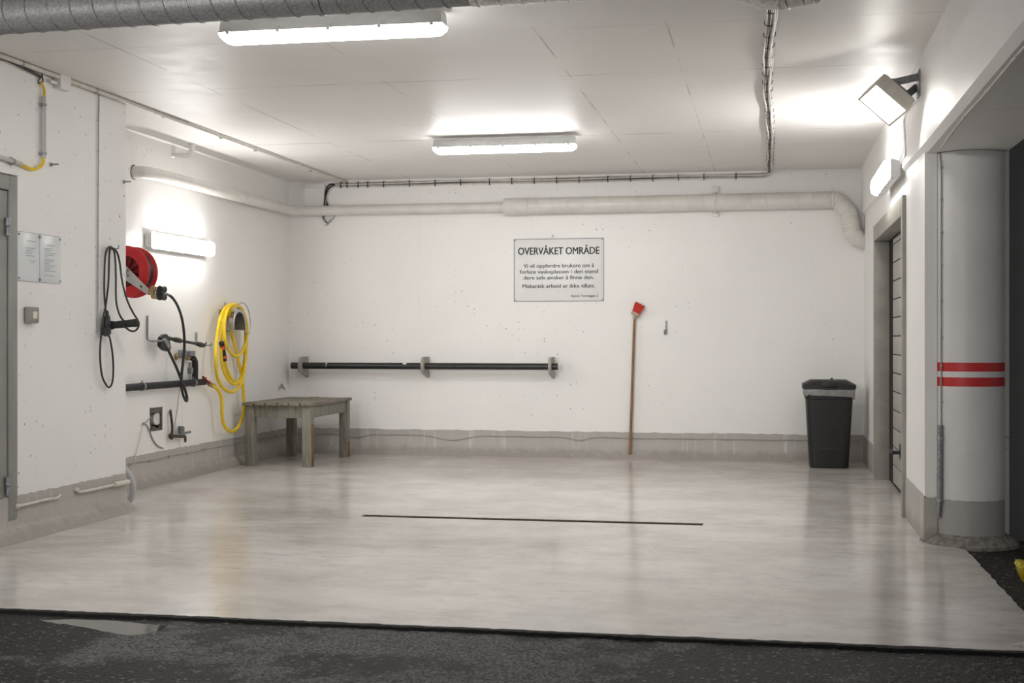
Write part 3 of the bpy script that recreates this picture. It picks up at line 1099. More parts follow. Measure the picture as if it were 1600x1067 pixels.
# light switch
a, c = onp(44, 505, 0.03), onp(61, 480, 0.03)
r = thing("light_switch", "taupe surface switch on the left pier below the notices", "switch", (XP, (a.y + c.y) / 2, a.z))
b = B().box(XP, XP + 0.045, a.y, c.y - 0.02, a.z, c.z, 0.008)
part("switch_box", b, M["switch"], r)
ym_, zm_ = (a.y + c.y - 0.02) / 2, (a.z + c.z) / 2
b = B().box(XP + 0.043, XP + 0.050, ym_ - 0.022, ym_ + 0.022, zm_ - 0.022, zm_ + 0.022, 0.003)
part("rocker", b, M["cream"], r, "pale rocker")

# peg, hook and extension cord on the pier
pg = onp(166, 509, 0)
r = thing("padded_peg", "black foam-padded peg sticking out of the left pier", "peg", pg)
tip = pg + Vector((0.225, 0.0, 0.02))
b = B().lathe([(0.030, 0.0), (0.030, 0.045), (0.024, 0.06), (0.026, 0.12), (0.027, 0.20), (0.029, 0.21), (0.026, 0.232), (0.010, 0.242)], pg, tip - pg, 18)
part("padding", b, M["black_foam"], r)
b = B().lathe([(0.012, 0), (0.045, 0.0), (0.045, 0.006), (0.012, 0.008)], pg + Vector((-0.001, 0, 0)), (1, 0, 0), 18)
part("base_plate", b, M["zinc"], r)
hk = onp(174, 388, 0)
b = B().tube([hk, hk + Vector((0.03, 0, -0.004)), hk + Vector((0.05, 0, 0.0)), hk + Vector((0.056, 0, 0.022))], 0.005)
b.cyl(hk, hk + Vector((0.006, 0, 0)), 0.014)
solo("wall_hook", b, M["zinc"], "small metal hook on the left pier holding up the black cord", "hook")

r = thing("extension_cord", "thin black cord looped over a hook and peg on the left pier", "cord", onp(168, 605, 0.03))
o = 0.03
A_ = [(169, 523), (172, 530), (176, 555), (177, 580), (175.5, 597), (171, 605), (165, 600), (159, 585), (156.5, 560), (157, 535), (160, 508), (163, 488), (166, 472), (169.5, 440), (170.5, 405), (171.5, 391), (173, 385.5),
      (168.5, 388), (164.5, 400), (163, 430), (163, 460), (165, 482), (167, 494)]
Bp = [(173, 386), (177.5, 390), (180, 405), (181, 435), (181.5, 470), (187, 492), (196, 505)]
b = B().tube([onp(x, y, o) for x, y in A_], 0.0068, seg=8, sub=5)
off2 = [0.03, 0.035, 0.04, 0.05, 0.06, 0.09, 0.12]
pth = [onp(x, y, k) for (x, y), k in zip(Bp, off2)]
pth += [pg + Vector((0.150, -0.038, 0.0)), pg + Vector((0.190, -0.025, -0.034)), pg + Vector((0.213, 0.012, -0.030)), pg + Vector((0.222, 0.034, 0.02))]
pth += [onp(x, y, k) for x, y, k in ((207, 487, .15), (198, 467, .10), (191, 440, .06), (187, 410, .045), (183, 395, .035), (177, 388, .03))]
b.tube(pth, 0.0068, seg=8, sub=5)
part("cord", b, M["black_rubber"], r)
p = onp(167.5, 499, 0.04)
b = B().lathe([(0.009, 0.06), (0.012, 0.03), (0.020, 0.02), (0.024, -0.02), (0.024, -0.07), (0.018, -0.085)], p, (0, 0, 1), 16)
part("socket", b, M["black_rubber"], r)
p = onp(166, 518.5, 0.05)
b = B().lathe([(0.012, -0.03), (0.030, -0.02), (0.033, 0.01), (0.024, 0.035)], p, (0.5, -0.8, 0.1), 18)
part("plug", b, M["black_rubber"], r)

# lower pier conduits
b = B().tube([onp(26, 791, 0.02), onp(45, 787, 0.02), onp(70, 781, 0.02), onp(88, 778, 0.02), onp(94, 773, 0.02)], 0.010)
b.sphere(onp(27, 791, 0.015), 0.016, 10)
solo("wall_conduit", b, M["conduit_beige"], "thin pipe across the grey plinth next to the grey door", "conduit")
b = B().tube([onp(119, 765, 0.02), onp(125, 768.5, 0.02), onp(150, 764, 0.02), onp(180, 757, 0.02)], 0.010)
b.cyl(onp(179, 757, 0.028), onp(200, 753, 0.028), 0.018)
b.sphere(onp(120, 765, 0.015), 0.016, 10)
solo("wall_conduit", b, M["conduit_beige"], "thin pipe ending in a sleeve at the pier corner, near the floor", "conduit")
yy = YP + 0.10
gp = [hy(x, y, yy) for x, y in ((186, 728), (196, 735), (205, 748), (208, 763), (205, 777), (197, 788), (188, 796))]
b = B().tube(gp, 0.023, seg=16)
solo("bent_conduit", b, M["hose_grey"], "light grey curved pipe poking out low behind the left pier", "pipe")

# ------------------------------------------------------------------ hose reel
ctr = hx(203, 425, XL + 0.225)
RR = 0.196
r = thing("hose_reel", "red hose reel half hidden behind the left pier", "hose reel", ctr + Vector((0, 0, -RR)))
def disc(y0, mat, name):
    b = B()
    prof = [(RR * .60, -0.006), (RR * .62, -0.016), (RR * .95, -0.004), (RR, 0.004), (RR, 0.012), (RR * .95, 0.014), (RR * .60, 0.008)]
    b.lathe(prof + [prof[0]], ctr + Vector((0, y0, 0)), (0, 1, 0), 56, caps=False)
    return part(name, b, mat, r)


disc(-0.075, M["red"], "side_disc")
disc(0.060, M["red"], "side_disc")
b = B().lathe([(RR * .62, -0.045), (RR * .2, -0.030), (RR * .2, 0.04), (RR * .62, 0.05)], ctr, (0, 1, 0), 40)
for k in range(10):
    t = 2 * math.pi * k / 10
    d = Vector((math.cos(t), 0, math.sin(t)))
    s = Vector((-math.sin(t), 0, math.cos(t)))
    b.obox(ctr + d * RR * .40 + Vector((0, -0.050, 0)), d * RR * .21, s * 0.009, Vector((0, 0.016, 0)) + s * 0.006, 0.003)
part("drum", b, M["red_dark"], r)
b = B()
for k in range(6):
    b.lathe([(RR * .80 + 0.012 * math.cos(q), 0.012 * math.sin(q)) for q in [2 * math.pi * j / 10 for j in range(11)]],
            ctr + Vector((0, -0.048 + k * 0.019, 0)), (0, 1, 0), 40, caps=False)
part("wound_hose", b, M["black_rubber"], r)
b = B().cyl(ctr + Vector((0, -0.14, 0)), ctr + Vector((0, 0.10, 0)), 0.028, seg=20)
b.cyl(ctr + Vector((0.01, -0.145, 0.008)), ctr + Vector((0.05, -0.15, -0.01)), 0.008)
part("axle", b, M["brass"], r)
# arm
yA = ctr.y - 0.115
tipA = hy(232, 457, yA)
c0 = Vector((ctr.x, yA, ctr.z))
d = (tipA - c0).normalized()
s = Vector((d.z, 0, -d.x))
poly = []
for k in range(13):
    t = math.pi * k / 12
    poly.append(c0 - d * math.sin(t) * 0.046 + s * math.cos(t) * 0.046)
for k in range(9):
    t = math.pi * k / 8
    poly.append(tipA + d * math.sin(t) * 0.018 - s * math.cos(t) * 0.018)
b = B().prism(poly, (0, 0.010, 0))
part("arm", b, M["arm_grey"], r)
for u, w_ in ((0.03, 0.032), (0.03, -0.032), (-0.015, 0.036), (-0.015, -0.034), (0.055, 0.0), (0.185, 0.0), (0.192, 0.0)):
    q = c0 + d * u + s * w_
    b = B().cyl(q + Vector((0, -0.003, 0)), q + Vector((0, 0.002, 0)), 0.006, seg=10)
    part("bolt", b, M["black_paint"], r)
b = B().box(XL + 0.001, ctr.x + 0.03, ctr.y + 0.085, ctr.y + 0.105, ctr.z - 0.04, ctr.z + 0.04, 0.003)
b.box(XL + 0.001, ctr.x + 0.03, yA + 0.012, yA + 0.022, ctr.z - 0.035, ctr.z + 0.035, 0.003)
b.box(XL + 0.001, XL + 0.012, ctr.y - 0.14, ctr.y + 0.14, ctr.z - 0.08, ctr.z + 0.08, 0.003)
part("wall_bracket", b, M["arm_grey"], r)
# roller guide
b = B()
for x, y in ((240.5, 451), (241, 462.5)):
    q = hy(x, y, yA)
    b.cyl(q + Vector((0, -0.012, 0)), q + Vector((0, 0.05, 0)), 0.023, seg=18)
q = hy(237, 456.5, yA)
b.obox(q, (0.024, 0, 0), (0, 0.02, 0), (0, 0, 0.022), 0.006)
part("roller_bracket", b, M["brass"], r, "brass roller bracket")
for x, y in ((253, 452), (253, 464)):
    q = hy(x, y, yA + 0.01)
    b = B().lathe([(0.016, -0.03), (0.026, -0.028), (0.022, 0.0), (0.026, 0.03), (0.016, 0.032)], q, (0.15, 1, 0), 18)
    part("roller", b, M["black_rubber"], r)
b = B().obox(hy(250, 457.5, yA + 0.01), (0.022, 0, 0), (0, 0.022, 0), (0, 0, 0.022), 0.005)
part("roller_body", b, M["black_rubber"], r)
# hose, hangs in a loop and comes back to the spray gun
xg = XL + 0.16
hp2 = [hy(254, 458, yA + 0.02)] + [hx(x, y, xx) for x, y, xx in
      ((262, 460, -4.79), (270, 466, -4.80), (278, 479, -4.82), (284, 497, -4.84), (287.5, 520, -4.85), (288, 545, -4.86), (286, 565, -4.865), (284, 583, -4.87),
       (283.5, 598, -4.87), (285, 613, -4.87), (289, 624, -4.875), (291.8, 626.5, -4.88), (292.2, 621, -4.90), (289, 609, -4.905), (283.5, 594, -4.905), (276, 575, -4.90), (269, 560, -4.90), (262, 545, -4.90))]
b = B().tube(hp2, 0.0115, seg=10, sub=6)
part("hose", b, M["black_rubber"], r)

# ------------------------------------------------------------------ spray gun and its hooks
def onl(px, py, off=0.01):
    return hx(px, py, XL + off)


gx = 0.105
for (x, y0, y1, lab) in ((230.5, 493, 527, "tall bent grey hook behind the grip of the black spray gun"), (307, 519, 534, "short bent grey hook under the nozzle end of the black spray gun")):
    b = B()
    p0, p1 = onl(x, y0, 0.012), onl(x, y1, 0.012)
    b.tube([p0, p0.lerp(p1, 0.5), p1, p1 + Vector((0.006, 0, -0.02)), p1 + Vector((0.03, 0, -0.030)), p1 + Vector((0.075, 0.0, -0.030)), p1 + Vector((0.13, 0, -0.028)), p1 + Vector((0.14, 0, -0.015))], 0.0085, seg=8)
    solo("gun_hook", b, M["zinc"], lab, "hook")
r = thing("spray_gun", "black pressure washer gun lying on two hooks on the left wall", "spray gun", onl(255, 550, gx))
poly = [onl(x, y, gx - 0.018) for x, y in ((246, 527), (250, 522.5), (256, 522), (258, 526), (258, 530), (260, 533), (259, 535.5), (262, 543), (260, 548), (256, 549), (250, 546.5), (245, 541))]
b = B().prism(poly, (0.036, 0, 0))
bmesh.ops.bevel(b.bm, geom=list(b.bm.edges), offset=0.006, segments=2, affect="EDGES")
part("gun_body", b, M["black_rubber"], r)
poly = [onl(x, y, gx - 0.010) for x, y in ((250, 532), (252, 528), (256, 533), (259.5, 541), (257.5, 545), (254, 541))]
b = B().prism(poly, (0.040, 0, 0))
part("trigger", b, M["zinc"], r)
b = B()
P0, P1, P2, P3, P4 = [onl(x, y, gx) for x, y in ((256, 526.5), (271, 530), (283, 532.5), (307, 537), (314, 538.5))]
b.cyl(P0, P1, 0.016)
b.lathe([(0.017, 0), (0.022, 0.04), (0.022, (P2 - P1).length - 0.02), (0.014, (P2 - P1).length)], P1, P2 - P1, 14)
b.cyl(P2, P3, 0.0125)
part("lance", b, M["black_rubber"], r)
b = B().lathe([(0.014, 0), (0.020, 0.02), (0.022, 0.10), (0.016, 0.16), (0.008, 0.18)], P3, P4 - P3, 14)
b.tube([onl(x, y, gx + 0.01) for x, y in ((312, 541), (317, 541.5), (320, 539), (322, 536))], 0.008)
part("nozzle", b, M["black_rubber"], r)
b = B().cyl(onl(260, 541, gx + 0.01), onl(262.5, 548, gx + 0.01), 0.011)
part("hose_connector", b, M["steel"], r, "silver connector")

# ------------------------------------------------------------------ lagged water pipe
r = thing("water_pipe", "black foam-lagged water pipe low on the left wall", "pipe", onl(260, 601, 0.06))
po = 0.06
z_ = onl(260, 601, po).z
ya, ye = onl(190, 601, po).y, onl(319, 597, po).y
pr = 0.029
b = B().cyl((XL + po, YP + 0.005, z_), (XL + po, ye, z_), pr, seg=20)
part("lagging", b, M["black_foam"], r)
yv = onl(304, 597, po).y
zt = onl(304, 562, po).z
b = B().tube([(XL + po + 0.005, yv, z_), (XL + po + 0.005, yv, zt - 0.05), (XL + po + 0.005, yv - 0.01, zt - 0.01), (XL + po + 0.005, yv - 0.05, zt + 0.018), (XL + po + 0.004, yv - 0.10, zt + 0.022)], pr * 0.92, seg=16)
part("lagging", b, M["black_foam"], r)
for px in (222, 302):
    y = onl(px, 600, po).y
    b = B().lathe([(pr + 0.001, -0.012), (pr + 0.006, -0.012), (pr + 0.006, 0.012), (pr + 0.001, 0.012)], (XL + po, y, z_), (0, 1, 0), 22)
    b.cyl((XL + 0.001, y, z_), (XL + po - pr, y, z_), 0.007)
    b.cyl((XL + po, y, z_ + pr), (XL + po, y, z_ + pr + 0.02), 0.006)
    part("pipe_clamp", b, M["zinc"], r)
# valve cluster
b = B()
vy, vz = yv - 0.10, zt + 0.022
b.cyl((XL + po, vy + 0.02, vz), (XL + po, vy - 0.16, vz + 0.012), 0.017)
b.lathe([(0.019, 0), (0.026, 0.015), (0.026, 0.05), (0.019, 0.06)], (XL + po, vy - 0.01, vz), (0, -1, 0.08), 8)
b.cyl((XL + 0.001, vy - 0.15, vz + 0.01), (XL + po + 0.01, vy - 0.15, vz + 0.01), 0.018)
b.lathe([(0.010, 0), (0.032, 0.0), (0.032, 0.008), (0.01, 0.01)], (XL + 0.001, vy - 0.15, vz + 0.01), (1, 0, 0), 16)
part("valve", b, M["brass"], r, "brass valve")
b = B()
q = onl(296, 553, po + 0.02)
b.box(q.x - 0.03, q.x + 0.03, q.y - 0.035, q.y + 0.06, q.z - 0.018, q.z + 0.026, 0.006)
q = onl(286, 552, po + 0.02)
b.box(q.x - 0.028, q.x + 0.02, q.y - 0.05, q.y + 0.03, q.z - 0.03, q.z + 0.03, 0.008)
part("valve_cap", b, M["blue_grey"], r, "blue-grey cap")
b = B()
q0, q1 = onl(297.5, 566, po + 0.02), onl(297.5, 574, po + 0.02)
b.cyl(q0, q1, 0.014)
b.lathe([(0.016, 0), (0.024, 0.006), (0.024, 0.045), (0.018, 0.055)], q1, (0, 0, -1), 16)
part("filter_cup", b, M["blue_grey"], r)
b = B().cyl(onl(298, 583, po), onl(298, 594, po), 0.010)
part("riser", b, M["steel"], r)
# hose tap on the end
b = B()
e0 = Vector((XL + po, ye - 0.01, z_))
e1 = onl(333, 602.5, po + 0.03)
b.cyl(e0, e1, 0.015)
b.lathe([(0.016, 0), (0.022, 0.01), (0.022, 0.05), (0.016, 0.06)], e0.lerp(e1, 0.55), e1 - e0, 8)
b.lathe([(0.015, 0), (0.021, 0.0), (0.021, 0.05), (0.015, 0.055)], e1 - (e1 - e0).normalized() * 0.03, e1 - e0, 12)
part("tap", b, M["brass"], r, "brass hose tap")
for x, y in ((319.5, 590.5), (326, 596.5)):
    q = onl(x, y, po + 0.03)
    b = B().cyl(q + Vector((0, 0, -0.025)), q, 0.005)
    b.obox(q, (0.008, 0, 0), (0, 0.04, -0.01), (0, 0, 0.010), 0.004)
    part("tap_lever", b, M["red_dark"], r, "red lever")

# ------------------------------------------------------------------ hose holder and yellow hose
cH = onl(367, 512, 0.10)
aR = 0.135
dpt = 0.145
r = thing("hose_holder", "stainless steel hose hanger holding the yellow hose", "hose holder", (XL, cH.y, cH.z - 0.05))
z0 = cH.z - 0.02
zA = onl(366, 487, 0.10).z - aR


def arch(rad, x, zlo):
    pts = [Vector((x, cH.y - rad, zlo))]
    for k in range(17):
        t = math.pi * k / 16
        pts.append(Vector((x, cH.y - rad * math.cos(t), zA + rad * math.sin(t))))
    pts.append(Vector((x, cH.y + rad, zlo)))
    return pts


o1, i1 = arch(aR, 0, z0), arch(aR - 0.003, 0, z0)
b = B()
sec = o1 + i1[::-1]
b.loft([[Vector((XL, 0, 0)) + p for p in sec], [Vector((XL + dpt, 0, 0)) + p for p in sec]])
part("saddle", b, M["steel"], r)
b = B()
o2 = arch(aR + 0.028, 0, z0 - 0.03)
sec = o2 + arch(aR - 0.003, 0, z0 - 0.01)[::-1]
b.loft([[Vector((XL + dpt, 0, 0)) + p for p in sec], [Vector((XL + dpt + 0.003, 0, 0)) + p for p in sec]])
part("front_flange", b, M["steel"], r)
b = B().box(XL, XL + 0.004, cH.y - aR, cH.y + aR, z0 - 0.02, zA + aR + 0.02, 0.001)
b.box(XL, XL + 0.004, cH.y - 0.02, cH.y + 0.02, zA + aR, zA + aR + 0.09, 0.001)
b.box(XL, XL + dpt, cH.y - aR, cH.y + aR, z0 - 0.004, z0)
part("back_plate", b, M["steel"], r)
ring = []
rc = Vector((XL + dpt + 0.015, cH.y + 0.03, zA + 0.02))
for k in range(25):
    t = math.radians(-35 + 250 * k / 24)
    ring.append(rc + Vector((0, -math.cos(t) * 0.20, math.sin(t) * 0.20)))
ring = [Vector((XL + dpt, cH.y - aR, z0 + 0.05))] + ring[2:-1] + [Vector((XL + dpt, cH.y + aR, z0 - 0.02))]
b = B().tube(ring, 0.0045, seg=8, sub=3)
part("retaining_wire", b, M["steel"], r)

r = thing("garden_hose", "coiled yellow hose hanging on a steel hanger by the table", "hose", onl(362, 675, 0.08))
HS = [(351, 561, .10), (355, 578, .10), (363, 594, .10), (370, 597, .09), (377, 588, .08), (382, 565, .07), (384, 530, .06), (381.5, 500, .05), (374, 482, .05), (366, 478, .05),
      (355, 485, .05), (348, 505, .06), (345, 535, .09), (346, 562, .10), (351, 583, .10), (360, 597, .10), (368, 600, .10), (376, 593, .09), (382.5, 570, .08), (385, 535, .08), (382.5, 500, .08), (375, 480, .08), (366, 475.5, .08),
      (353, 480, .08), (344, 498, .09), (338.5, 530, .11), (337, 562, .13), (339.5, 588, .13), (347, 604, .13), (357, 611.5, .13), (366, 611, .12), (375, 602, .11), (381.5, 580, .10), (385, 540, .10), (384, 503, .11), (376, 481, .11), (367, 475.5, .11),
      (357, 481, .11), (351, 500, .12), (350.5, 520, .14), (354, 540, .15), (362, 553, .15), (370, 556.5, .15), (379, 549, .14), (385.5, 528, .13), (385, 505, .13), (378, 483, .125), (369, 478, .12),
      (361, 483, .10), (358, 500, .06), (364, 530, .04), (372, 560, .05), (378, 590, .06), (380, 612, .06), (381, 632, .06), (379.5, 648, .06), (375, 662, .07), (368.5, 671, .075), (361, 674.5, .08),
      (354, 670, .10), (349, 661, .10), (347, 647, .10), (346.8, 634, .10), (346, 622, .10), (343, 613, .10), (338.5, 607, .095), (332, 601.5, .09)]
b = B().tube([onl(x, y, k + 0.01) for x, y, k in HS], 0.0155, seg=10, sub=6)
part("hose_line", b, M["yellow"], r)
p0, p1 = onl(345.5, 534, .12), onl(351, 561, .11)
dd = p1 - p0
Lc = dd.length
b = B().lathe([(0.012, 0), (0.024, 0.006), (0.025, Lc * .18), (0.020, Lc * .22)], p0, dd, 16)
b.lathe([(0.02, Lc * .40), (0.025, Lc * .44), (0.023, Lc * .78), (0.018, Lc * .80)], p0, dd, 16)
b.cyl(p1 - dd * 0.12, p1 + dd * 0.08, 0.018)
part("connector", b, M["black_rubber"], r)
b = B().lathe([(0.018, Lc * .20), (0.024, Lc * .22), (0.024, Lc * .40), (0.018, Lc * .42)], p0, dd, 16)
b.lathe([(0.018, Lc * .76), (0.025, Lc * .78), (0.025, Lc * .90), (0.018, Lc * .92)], p0, dd, 16)
part("connector_ring", b, M["orange"], r, "orange ring")

# ------------------------------------------------------------------ recess wall low fittings
r = thing("wall_opening", "rough chiselled opening with a round white pipe end inside", "pipe end", (XL, (ha.y + hb.y) / 2, ha.z))
b = B()
b.box(XL - 0.10, XL - 0.09, ha.y - 0.01, hb.y + 0.01, ha.z - 0.01, hb.z + 0.01)
b.box(XL - 0.10, XL + 0.002, ha.y - 0.012, ha.y + 0.006, ha.z - 0.01, hb.z + 0.01)
b.box(XL - 0.10, XL + 0.002, hb.y - 0.006, hb.y + 0.012, ha.z - 0.01, hb.z + 0.01)
b.box(XL - 0.10, XL + 0.002, ha.y, hb.y, ha.z - 0.012, ha.z + 0.008)
b.box(XL - 0.10, XL + 0.003, ha.y, hb.y, hb.z - 0.035, hb.z + 0.008)
for k in range(26):
    b.sphere((XL - 0.03 + random.uniform(-.02, .02), random.uniform(ha.y, hb.y), random.choice((ha.z, hb.z - 0.03)) + random.uniform(0, .02)), random.uniform(0.008, 0.018), 6)
part("cavity", b, M["hole"], r)
ec = onl(243, 654, -0.03)
b = B()
b.lathe([(1, 0), (1, 0.07)], (0, 0, 0), (1, 0, 0), 32)
for v in b.bm.verts:
    v.co = Vector((XL - 0.085 + v.co.x, ec.y + v.co.y * 0.068, ec.z + v.co.z * 0.052))
part("pipe_end", b, M["white_plastic"], r)

r = thing("standpipe_tap", "old rusty tap with dark cap low on the left wall", "tap", onl(279, 690, 0.05))
b = B().tube([onl(265.5 + 0.5, 641, 0.0), onl(267, 648, 0.03), onl(269, 665, 0.035), onl(269, 681, 0.035)], 0.011)
b.sphere(onl(267.5, 681, 0.04), 0.024, 10)
b.cyl(onl(268, 681, 0.04), onl(289, 682, 0.05), 0.014)
b.lathe([(0.012, 0), (0.032, 0), (0.032, 0.008), (0.012, 0.01)], onl(267.5, 681, 0.0), (1, 0, 0), 14)
part("pipe", b, M["rust"], r)
b = B().lathe([(0.018, 0), (0.030, 0.01), (0.030, 0.06), (0.022, 0.07)], onl(283, 678.5, 0.05), (0, 0, 1), 10)
part("cap", b, M["blue_grey"], r)
b = B().tube([onl(287, 680, 0.05), onl(289.5, 683, 0.055), onl(289.5, 690, 0.055)], 0.010)
b.cyl(onl(289.5, 686, 0.055), onl(289.5, 691, 0.055), 0.014, 0.009)
part("spout", b, M["rust"], r)
b = B().obox((onl(287, 677, 0.06) + onl(298, 674.5, 0.06)) / 2, (onl(298, 674.5, 0.06) - onl(287, 677, 0.06)) / 2, (0.006, 0, 0), (0, 0, 0.011), 0.003)
part("lever", b, M["zinc"], r)

b = B().tube([onl(x, y, 0.008) for x, y in ((225, 662), (229, 664), (234, 674), (239, 687), (246, 696), (255, 700.5))], 0.0065, seg=6)
b.tube([onl(225, 662, .008), onl(230, 658, .01), onl(235, 652, .012)], 0.005, seg=6)
b.sphere(onl(224.5, 662, 0.01), 0.014, 8)
solo("loose_cable", b, M["cable_grey"], "grey cable drooping from the rough wall opening to the plinth", "cable")
b = B().tube([onl(x, y, 0.012) for x, y in ((224, 664), (220, 680), (215, 700), (211, 715), (207.5, 727), (204, 742))], 0.004, seg=6)
solo("loose_cable", b, M["cable_white"], "thin white string hanging down by the curved grey pipe", "cable")
b = B().tube([onl(x, y, 0.008) for x, y in ((288, 568), (284, 590), (280, 615), (277, 640), (274.5, 655), (273, 668))], 0.0035, seg=6)
solo("loose_cable", b, M["cable_grey"], "hair-thin grey wire down the wall to the rusty tap", "cable")

# wires clipped along the plinths
b = B()
pts = [Vector((XL + 0.012, YP + 0.02, 0.205))]
n = 26
for i in range(n + 1):
    y = YP + 0.1 + (YB - 0.05 - YP - 0.1) * i / n
    pts.append(Vector((XL + 0.012, y, 0.205 + random.uniform(-.004, .004))))
b.tube(pts, 0.0045, seg=6, sub=3)
for i in range(1, n, 2):
    b.box(XL + 0.004, XL + 0.02, pts[i].y - 0.008, pts[i].y + 0.008, pts[i].z - 0.012, pts[i].z + 0.008, 0.002)
solo("plinth_wire", b, M["cable_grey"], "thin wire clipped along the grey plinth of the left wall", "cable")
b = B()
pts = []
sag = {11: -0.03, 12: -0.045, 13: -0.02, 4: -0.02, 5: -0.03, 21: -0.028}
n = 40
for i in range(n + 1):
    x = XL + 0.05 + (XR - 0.03 - XL - 0.05) * i / n
    pts.append(Vector((x, YB - 0.012, 0.203 + sag.get(i, 0) + random.uniform(-.003, .003))))
b.tube(pts, 0.0045, seg=6, sub=3)
for i in range(1, n, 2):
    if i not in (11, 13, 5, 21):
        b.sphere(pts[i] + Vector((0, 0.002, 0)), 0.010, 8)
solo("plinth_wire", b, M["cable_grey"], "thin wire clipped along the grey plinth of the back wall", "cable")

# ------------------------------------------------------------------ table
tx0, tx1, ty0, ty1, tz = -4.88, -4.225, 11.92, 13.10, 0.605
r = thing("wooden_table", "low weathered wooden table standing in the back left corner", "table", ((tx0 + tx1) / 2, (ty0 + ty1) / 2, 0))
b = B()
nb = 6
w = (tx1 - tx0 + 0.04) / nb
for i in range(nb):
    x = tx0 - 0.02 + i * w
    b.box(x + 0.007, x + w - 0.007, ty0 - 0.03 + random.uniform(-.010, .006), ty1 + 0.03, tz - 0.03, tz + random.uniform(-.003, .002), 0.003)
part("tabletop", b, M["wood"], r)
lw = 0.088
for x, y, mt in ((tx0 + lw / 2, ty0 + lw / 2, "wood_leg"), (tx1 - lw / 2, ty0 + lw / 2, "wood_leg"), (tx0 + lw / 2, ty1 - lw / 2, "wood_leg"), (tx1 - lw / 2, ty1 - lw / 2, "wood_leg")):
    b = B().box(x - lw / 2, x + lw / 2, y - lw / 2, y + lw / 2, 0.0, tz - 0.031, 0.004)
    lg = part("leg", b, M[mt], r)
    if x > -4.5:
        b = B().box(x + lw / 2 - 0.004, x + lw / 2 + 0.0015, y - lw / 2 + 0.012, y + lw / 2 - 0.003, 0.004, 0.40 if y < 12.5 else 0.16, 0.001)
        part("stain", b, M["wood_wet"], lg, "brown damp stain")
for (x0, x1, y0, y1) in ((tx0 + lw, tx1 - lw, ty0 + 0.015, ty0 + 0.04), (tx0 + lw, tx1 - lw, ty1 - 0.04, ty1 - 0.015), (tx0 + 0.015, tx0 + 0.04, ty0 + lw, ty1 - lw), (tx1 - 0.04, tx1 - 0.015, ty0 + lw, ty1 - lw)):
    b = B().box(x0, x1, y0, y1, tz - 0.031 - 0.115, tz - 0.031, 0.003)
    part("apron", b, M["wood_leg"], r)

# ------------------------------------------------------------------ wheel-stop rail
ry = YB - 0.155
rz = hy(660, 572, ry).z
xa, xb_ = hy(455.5, 570, ry).x, hy(871.5, 575, ry).x
r = thing("guard_rail", "long black pipe rail on three brackets along the back wall", "rail", ((xa + xb_) / 2, ry, rz))
b = B().cyl((xa, ry, rz), (xb_, ry, rz), 0.034, seg=24)
part("pipe", b, M["black_paint"], r)
for px in (480, 668.5, 864.5):
    x = hy(px, 575, YB).x
    b = B()
    poly = [(x - 0.014, YB, rz + 0.095), (x - 0.014, YB - 0.16, rz + 0.095)]
    for k in range(9):
        t = math.pi / 2 * k / 8
        poly.append((x - 0.014, YB - 0.16 - 0.085 * math.sin(t), rz + 0.015 + 0.08 * math.cos(t)))
    poly += [(x - 0.014, YB - 0.245, rz - 0.035), (x - 0.014, YB - 0.225, rz - 0.065), (x - 0.014, YB, rz - 0.125)]
    b.prism(poly, (0.028, 0, 0))
    part("bracket", b, M["bracket"], r)
for px, w in ((511, 0.006), (633, 0.02)):
    x = hy(px, 571, ry).x
    b = B()
    for sgn in (0,):
        pts = [(x, ry - 0.0352 * math.cos(t), rz + 0.0352 * math.sin(t)) for t in [math.radians(a_) for a_ in ((-10 if w < .01 else 50), 30, 60, 90)]]
        rings = [[Vector(p) + Vector((-w, 0, 0)), Vector(p) + Vector((w, 0, 0)), Vector(p) + Vector((w, 0.002, -0.002)), Vector(p) + Vector((-w, 0.002, -0.002))] for p in pts]
        b.loft(rings)
    part("scuff", b, M["white_plastic"], r, "white scuff mark")

# ------------------------------------------------------------------ sign
sy = YB - 0.006
a, c = hy(803.2, 471, sy), hy(943, 371.8, sy)
r = thing("warning_sign", "white lettered sign plate screwed to the back wall", "sign", ((a.x + c.x) / 2, YB, a.z))
b = B().box(a.x - 0.006, c.x + 0.006, sy, YB - 0.0005, a.z - 0.006, c.z + 0.006, 0.0015)
plate = part("plate", b, M["sign"], r)
b = B()
lw_ = 0.0042
iy = sy - 0.0012
for (x0, x1, z0_, z1_) in ((a.x, c.x, a.z, a.z + lw_), (a.x, c.x, c.z - lw_, c.z), (a.x, a.x + lw_, a.z, c.z), (c.x - lw_, c.x, a.z, c.z)):
    b.box(x0, x1, iy, sy + 0.0005, z0_, z1_)
part("border", b, M["ink"], r)
for x in (a.x + 0.012, c.x - 0.012):
    for z in (a.z + 0.012, c.z - 0.012):
        b = B().cyl((x, sy - 0.004, z), (x, sy, z), 0.007, seg=10)
        part("screw", b, M["zinc"], r)


